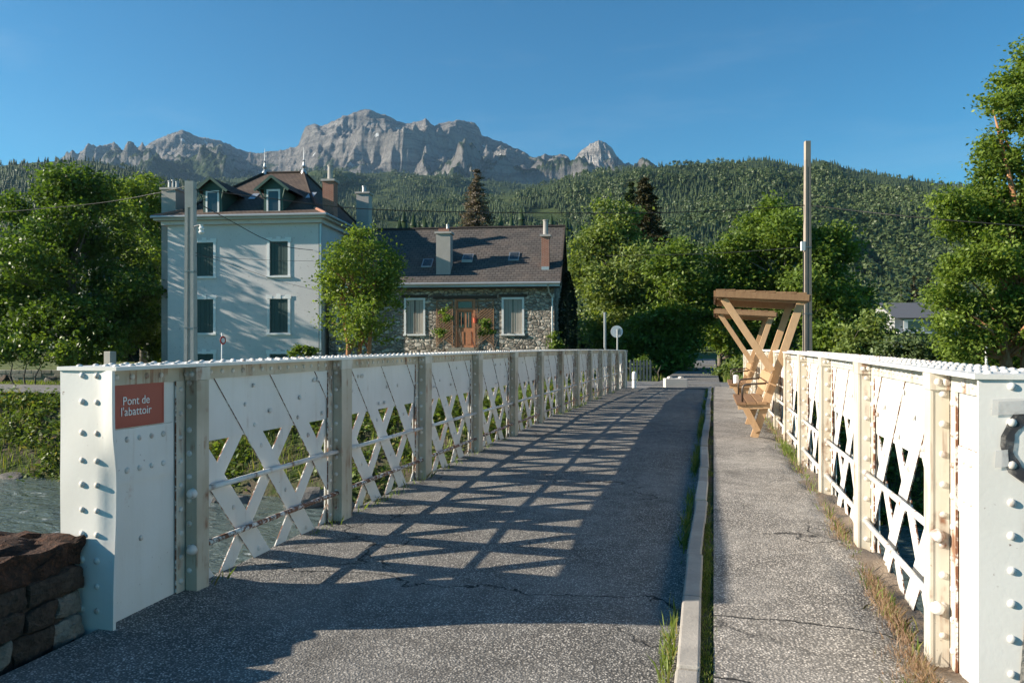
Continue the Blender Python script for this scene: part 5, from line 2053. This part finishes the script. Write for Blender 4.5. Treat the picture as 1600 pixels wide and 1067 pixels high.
right_prof = [(500, 330), (600, 322), (700, 312), (780, 300), (850, 284), (900, 272), (960, 264), (1000, 257), (1050, 258), (1100, 256), (1150, 252), (1200, 245), (1230, 252), (1252, 257), (1285, 245), (1330, 262), (1400, 273), (1445, 279), (1500, 286), (1600, 300), (1750, 320)]
hr_ = Hill("hill", "wooded hillside rising on the right", right_prof, 330, 1750, 480, 1750, 220, 70, 61, 9, 1.0, 0.13)
hr_.trees("conifer_forest", ("dark conifer forest covering the right hillside", "lighter broadleaf woods on the right hillside"), 46000, 0.60, ("forest_conifer", "forest_broadleaf"), 5, 13, 71)
left_prof = [(-200, 262), (-60, 256), (0, 252), (60, 246), (130, 243), (180, 252), (240, 268), (300, 284), (380, 305), (450, 330)]
hl_ = Hill("wooded_ridge", "wooded ridge on the left under the rocky peaks", left_prof, 300, 1400, -200, 460, 110, 50, 63, 11, 1.1, 0.10)
hl_.trees("ridge_conifer_forest", ("conifer forest covering the left ridge", "broadleaf woods on the left ridge"), 13000, 0.60, ("forest_conifer", "forest_broadleaf"), 8, 13, 73)
foot_prof = [(100, 280), (200, 282), (300, 284), (400, 272), (450, 266), (500, 262), (560, 268), (620, 266), (700, 274), (760, 280), (820, 284), (880, 288), (950, 292), (1060, 300)]
hf_ = Hill("foothill", "forested foothill below the rocky mountain", foot_prof, 700, 3000, 90, 1070, 190, 60, 65, 12, 1.0, 0.14)
hf_.trees("foothill_conifer_forest", ("hazy conifer forest on the foothill below the mountain", "hazy broadleaf woods on the foothill below the mountain"), 24000, 0.60, ("forest_conifer", "forest_broadleaf"), 7, 17, 75)

# belt of tall conifers directly behind the houses
rng = np.random.default_rng(81)


class Belt:
    pass


bpr = [(120, 330), (300, 330), (560, 322), (640, 318), (760, 322), (900, 320), (960, 325)]
belt = Hill("terrace", "low wooded terrace behind the houses", [(u, v + 22) for u, v in bpr], 110, 230, 100, 980, 60, 14, 67, 9, 1.0, 0.05)
belt.trees("belt_conifer_forest", ("belt of tall dark conifers behind the stone house", "broadleaf trees among the conifer belt behind the houses"), 900, 0.6, ("leaf_conifer", "forest_broadleaf"), 6, 11, 83)

mt_prof = [(60, 290), (100, 262), (125, 241), (133, 235), (150, 231), (168, 229), (180, 235), (190, 241), (205, 238), (222, 232), (240, 222), (255, 214), (270, 209), (283, 205), (300, 211), (315, 216), (330, 217), (345, 221), (360, 228), (380, 237), (400, 242), (415, 239), (432, 237), (450, 234), (466, 227), (473, 209), (478, 197), (492, 194), (505, 199), (520, 190), (535, 183), (548, 178), (560, 174), (572, 170), (585, 173), (600, 180), (620, 190), (640, 194), (652, 189), (665, 186), (680, 197), (690, 193), (705, 190), (725, 190), (740, 192), (748, 199), (753, 212), (770, 217), (790, 226), (810, 234), (822, 240), (835, 251), (850, 254), (865, 251), (875, 247), (885, 250), (893, 258), (905, 262), (935, 262), (985, 266), (1050, 280), (1150, 300)]
us = np.arange(60, 1110, 1.6)
ts = np.concatenate([np.linspace(0, 1, 150), [1.04, 1.12, 1.3]])
U, T = np.meshgrid(us, ts)
ZN, ZF_ = 2700.0, 5200.0
Zc = ZN + (ZF_ - ZN) * T + 260 * (fbm(U / 90.0, U * 0, 91, 3) - 0.5) * np.clip(T, 0, 1)
v = interp(mt_prof, U)
jag = (ridged(U / 16.0, U * 0 + 3.3, 93, 5, 0.6) - 0.55) * 7.0
crest = (541 - v + jag) / 1200 * Zc[149][None, :].repeat(len(ts), 0) + EYE
tc = np.clip(T, 0, 1)
basez = (541 - 300.0) / 1200 * ZN * 0.9
prof = 0.36 * tc + 0.64 * tc ** 2.6
H = basez + (crest - basez) * prof
Xm = (U - 800) / 1200 * Zc
wq = 1.6 * (fbm(Xm / 700.0, Zc / 700.0, 191, 3) - 0.5)
rg = ridged(Xm / 640.0 + wq, Zc / 820.0 - wq, 95, 4, 0.45) - 0.5
rg2 = ridged(Xm / 210.0 - wq, Zc / 300.0 + wq, 97, 4, 0.5) - 0.5
env = np.clip(4.0 * tc * (1 - tc), 0, 1) ** 0.8
H = H + env * (rg * 520 + rg2 * 170) + 55 * (ridged(Xm / 60.0, Zc / 90.0, 99, 3) - 0.5) * np.clip(tc * (1.02 - tc) * 5, 0, 1)
H = np.where(T > 1, crest - (T - 1) * 2600, H)
mountain = np_obj("mountain", to_world(U, Zc, H).reshape(-1, 3), grid_faces(len(us), len(ts)), M["mountain_rock"], smooth=False)
tag(mountain, "rugged grey rocky mountain range with traces of snow", kind="structure")

# isolated pale limestone peak in front of the range's right end
pk_prof = np.array([(880, 300), (893, 268), (899, 248), (906, 237), (913, 231), (922, 225), (930, 222), (936, 220), (945, 223), (953, 228), (959, 235), (965, 246), (971, 256), (990, 300)])
us2 = np.arange(880, 990, 0.8)
ts2 = np.concatenate([np.linspace(0, 1, 60), [1.05, 1.15, 1.4]])
U, T = np.meshgrid(us2, ts2)
Zc = 4000 + 650 * T
tc = np.clip(T, 0, 1)
jag = (ridged(U / 9.0, U * 0 + 8.3, 193, 3) - 0.55) * 5.0
crest = (541 - np.interp(U, pk_prof[:, 0], pk_prof[:, 1]) + jag) / 1200 * 4650 + EYE
b0 = (541 - 300) / 1200 * 4000
Xm = (U - 800) / 1200 * Zc
H = b0 + (crest - b0) * (0.25 * tc + 0.75 * tc ** 1.8)
H = H + np.clip(4 * tc * (1 - tc), 0, 1) * (150 * (ridged(Xm / 110.0, Zc / 500.0, 195, 4, 0.6) - 0.5))
H = np.where(T > 1, crest - (T - 1) * 1500, H)
o = np_obj("rocky_peak", to_world(U, Zc, H).reshape(-1, 3), grid_faces(len(us2), len(ts2)), M["pale_limestone"])
tag(o, "isolated pale limestone peak right of the main range", kind="structure")

# ------------------------------------------------------------------ far bank plants, boulders, verge grass
rng = np.random.default_rng(101)


def blades(xy, zf, hmin, hmax, w, m, name, lean=0.45, tris=True, rng=rng):
    n = len(xy)
    z = zf(xy[:, 0], xy[:, 1])
    b = np.stack([xy[:, 0], xy[:, 1], z - 0.01], 1)
    a = rng.random(n) * 2 * math.pi
    h = hmin + (hmax - hmin) * rng.random(n) ** 1.5
    side = np.stack([np.cos(a), np.sin(a), np.zeros(n)], 1) * (w * (0.6 + 0.8 * rng.random(n)))[:, None]
    a2 = rng.random(n) * 2 * math.pi
    ln = (lean * h * rng.random(n))[:, None]
    d = np.stack([np.cos(a2), np.sin(a2), np.zeros(n)], 1) * ln
    mid = b + d * 0.35 + np.array([0, 0, 1]) * (h * 0.55)[:, None]
    tip = b + d + np.array([0, 0, 1]) * h[:, None]
    V = np.stack([b - side, b + side, mid + side * 0.7, tip, mid - side * 0.7], 1).reshape(-1, 3)
    F = np.arange(5 * n).reshape(n, 5)
    return np_obj(name, V, F, m)


# slope plants: clumps of leaves over the whole far bank in view
nc = 3600
x = rng.uniform(-48, 12, nc)
y = rng.uniform(23.6, 29.1, nc)
keep = (fbm(x * 0.5, y * 0.5, 111, 3) + 0.10 * (y - 25.5)) > 0.42
keep &= (np.abs(x + 1.05) > 3.4)
x, y = x[keep], y[keep]
z = ground_z(x, y)
per = 22
hump = 0.25 + 0.55 * fbm(x * 0.4, y * 0.4, 113, 2)
off = rng.normal(size=(len(x), per, 3)) * np.array([0.3, 0.3, 0.16]) * hump[:, None, None] * 1.6
pts = (np.stack([x, y, z + hump * 0.35], 1)[:, None, :] + off).reshape(-1, 3)
V, F = leaf_quads(pts, 0.10, rng, 0.8, 0.55)
o = np_obj("bank_plants", V, F, M["bank_leaf"])
tag(o, "green undergrowth covering the far river bank", "undergrowth", kind="stuff")
n = 26000
xy = np.stack([rng.uniform(-46, 10, n), rng.uniform(25.0, 29.6, n)], 1)
keep = ((fbm(xy[:, 0] * 0.6, xy[:, 1] * 0.6, 115, 3)) > 0.40) & ((np.abs(xy[:, 0] + 1.05) > 3.4) & ((xy[:, 1] < 29.0) | (xy[:, 0] > 5)))
o = blades(xy[keep], ground_z, 0.15, 0.6, 0.016, M["grass_green"], "bank_grass")
tag(o, "tall green grass on the far river bank", "grass", kind="stuff")
n = 14000
xy = np.stack([rng.uniform(-60, -3, n), rng.uniform(35.3, 40.5, n)], 1)
o = blades(xy, ground_z, 0.06, 0.22, 0.02, M["grass_green"], "verge_grass")
tag(o, "short grass verge between the quay road and the garden wall", "grass", kind="stuff")
n = 9000
xy = np.concatenate([np.stack([rng.uniform(0.45, 3.4, n), rng.uniform(35.3, 80, n)], 1), np.stack([rng.uniform(-7, -2.5, n // 2), rng.uniform(36, 80, n // 2)], 1)])
o = blades(xy, ground_z, 0.12, 0.5, 0.022, M["grass_green"], "lane_grass")
tag(o, "rough grass along both edges of the lane", "grass", kind="stuff")


def boulder(px, py, pz, r, seed, label, group, m="boulder_rock"):
    rr = np.random.default_rng(seed)
    bm = bmesh.new()
    bmesh.ops.create_icosphere(bm, subdivisions=3, radius=1.0)
    s = r * np.array([1.0 + 0.5 * rr.random(), 0.8 + 0.3 * rr.random(), 0.6 + 0.25 * rr.random()])
    planes = rr.normal(size=(9, 3))
    planes /= np.linalg.norm(planes, axis=1)[:, None]
    dist = 0.62 + 0.3 * rr.random(9)
    for v in bm.verts:
        c = np.array(v.co)
        for q, d in zip(planes, dist):
            e = c @ q - d
            if e > 0:
                c = c - q * e * 0.9
        c = c * (1 + 0.06 * (float(vnoise(c[0] * 4 + seed, c[1] * 4 + c[2] * 3, seed)) - 0.5))
        v.co = c * s
    me = bpy.data.meshes.new("boulder")
    bm.to_mesh(me)
    bm.free()
    me.materials.append(M[m])
    o = bpy.data.objects.new("boulder", me)
    COL.objects.link(o)
    o.location = (px, py, pz)
    o.rotation_euler = (0, 0, rr.random() * 6)
    tag(o, label, "boulder", group)
    return o


rb = random.Random(77)
ORD = ("first", "second", "third", "fourth", "fifth", "sixth", "seventh", "eighth", "ninth", "tenth", "eleventh", "twelfth", "thirteenth", "fourteenth")
for i in range(2, 14):
    bxp = -33.0 + i * 1.75 + rb.uniform(-0.5, 0.5)
    byp = 23.9 + 0.8 * math.sin(bxp * 0.17) + rb.uniform(-0.6, 0.8)
    r = rb.choice((0.35, 0.45, 0.6, 0.8))
    size = "small" if r < 0.4 else "large" if r > 0.7 else "middling"
    boulder(bxp, byp, float(ground_z(bxp, byp)) + r * 0.15 if byp > 24.4 else -3.95 + 0.1 * r, r, 200 + i, "%s grey boulder at the far water's edge, %s from the left" % (size, ORD[i - 2]), "boulders along the far bank")
p = C(8, 541, 47)
boulder(p.x, p.y, -0.6, 0.5, 301, "dark flat boulder on the verge at the left edge", "boulders on the verge", "wall_stone_brown")
p = C(80, 541, 48)
boulder(p.x, p.y, -0.65, 0.36, 302, "small grey boulder on the verge beside the left girder end", "boulders on the verge")
# driftwood on the bank
mb = MB()
mb.tube([(-24.6, 25.2, -2.5), (-24.2, 24.6, -2.75), (-23.9, 24.0, -3.3), (-23.2, 23.7, -3.6)], [0.05, 0.07, 0.08, 0.05], 7)
o = mb.build("driftwood", M["bark_grey"], smooth=True)
tag(o, "bleached piece of driftwood lying on the far bank by the water", "driftwood")

# weeds on the bridge
def tuft(cx, cy, zf, n, spread, hmin, hmax, m, name, label, w=0.0035, lean=0.8):
    xy = np.stack([cx + rng.normal(size=n) * spread[0], cy + rng.normal(size=n) * spread[1]], 1)
    o = blades(xy, zf, hmin, hmax, w, M[m], name, lean)
    tag(o, label, "weeds", kind="stuff")
    return o


zroad = lambda x, y: np.vectorize(lambda q: deck(q))(y) + 0.005
zwalk = lambda x, y: np.vectorize(lambda q: deck(q))(y) + 0.07
n = 5200
yy = np.concatenate([rng.uniform(2, 28, n), rng.normal(3.95, 0.25, 260), rng.normal(3.15, 0.18, 240), rng.normal(7.3, 0.5, 200), rng.normal(10, 0.5, 260), rng.normal(15, 1.5, 400)])
dens = fbm(yy * 0.9, yy * 0 + 1.7, 121, 3)
m = (dens > 0.60) | (np.arange(len(yy)) > n)
yy = yy[m]
xy = np.stack([-0.195 - np.abs(rng.normal(size=len(yy))) * 0.03, yy], 1)
o = blades(xy, zroad, 0.015, 0.12, 0.004, M["grass_green"], "kerb_weeds", 0.8)
tag(o, "green weeds growing in the gutter along the kerb", "weeds", kind="stuff")
n = 15000
yy = np.concatenate([rng.uniform(2, 28, n // 2), rng.uniform(2, 9, n // 2)])
yy = yy[fbm(yy * 1.3, yy * 0 + 5.7, 123, 3) + 0.12 * rng.random(len(yy)) > 0.60]
xy = np.stack([-0.035 + rng.normal(size=len(yy)) * 0.022, yy], 1)
o = blades(xy, zwalk, 0.006, 0.042, 0.0028, M["grass_green"], "joint_grass", 0.9)
tag(o, "thin grass in the joint between kerb and footway", "grass", kind="stuff")
zedge = lambda x, y: np.vectorize(lambda q: deck(q))(y) + 0.0
n = 15000
yy = np.concatenate([rng.normal(3.68, 0.17, 7000), rng.normal(4.85, 0.3, 3000), rng.normal(6.6, 0.3, 1500), rng.uniform(3.4, 26, n - 11500)])
xx = np.where(yy < 4.3, 0.97 - np.abs(rng.normal(size=n)) * 0.075, 1.0 - np.abs(rng.normal(size=n)) * 0.05)
xy = np.stack([xx, yy], 1)
o = blades(xy, lambda x, y: zedge(x, y) + 0.045, 0.015, 0.085, 0.0015, M["grass_dry"], "dry_weeds", 0.9)
tag(o, "dry brown weeds along the foot of the footway girder", "weeds", kind="stuff")
n = 1500
yy = np.concatenate([rng.normal(3.55, 0.05, 200), rng.normal(11.0, 0.5, 500), rng.uniform(4, 27, 800)])
xy = np.stack([np.concatenate([rng.normal(0.83, 0.03, 200), rng.normal(0.97, 0.04, 1300)]), yy], 1)
o = blades(xy, zwalk, 0.02, 0.10, 0.004, M["grass_green"], "edge_weeds", 0.8)
tag(o, "green weeds sprouting at the edge of the footway", "weeds", kind="stuff")
n = 1600
yy = rng.uniform(4.2, 27, n)
yy = yy[fbm(yy * 0.8, yy * 0 + 9.1, 127, 3) > 0.5]
xy = np.stack([-3.14 + np.abs(rng.normal(size=len(yy))) * 0.03, yy], 1)
o = blades(xy, zroad, 0.02, 0.14, 0.004, M["grass_green"], "girder_weeds", 0.8)
tag(o, "sparse weeds along the foot of the left girder", "weeds", kind="stuff")

# ------------------------------------------------------------------ haze
HZ = MB()
HZ.box(-5900, 5900, -300, 8200, -9.0, 1900.0)
t = NT("haze_air")
pv = t.n("ShaderNodeVolumePrincipled")
pv.inputs["Color"].default_value = (0.42, 0.68, 1.0, 1)
pv.inputs["Density"].default_value = 3.6e-5
pv.inputs["Anisotropy"].default_value = 0.2
t.t.links.new(pv.outputs[0], t.out.inputs["Volume"])
hz_o = HZ.build("haze", t.m)
hz_o["kind"] = "stuff"
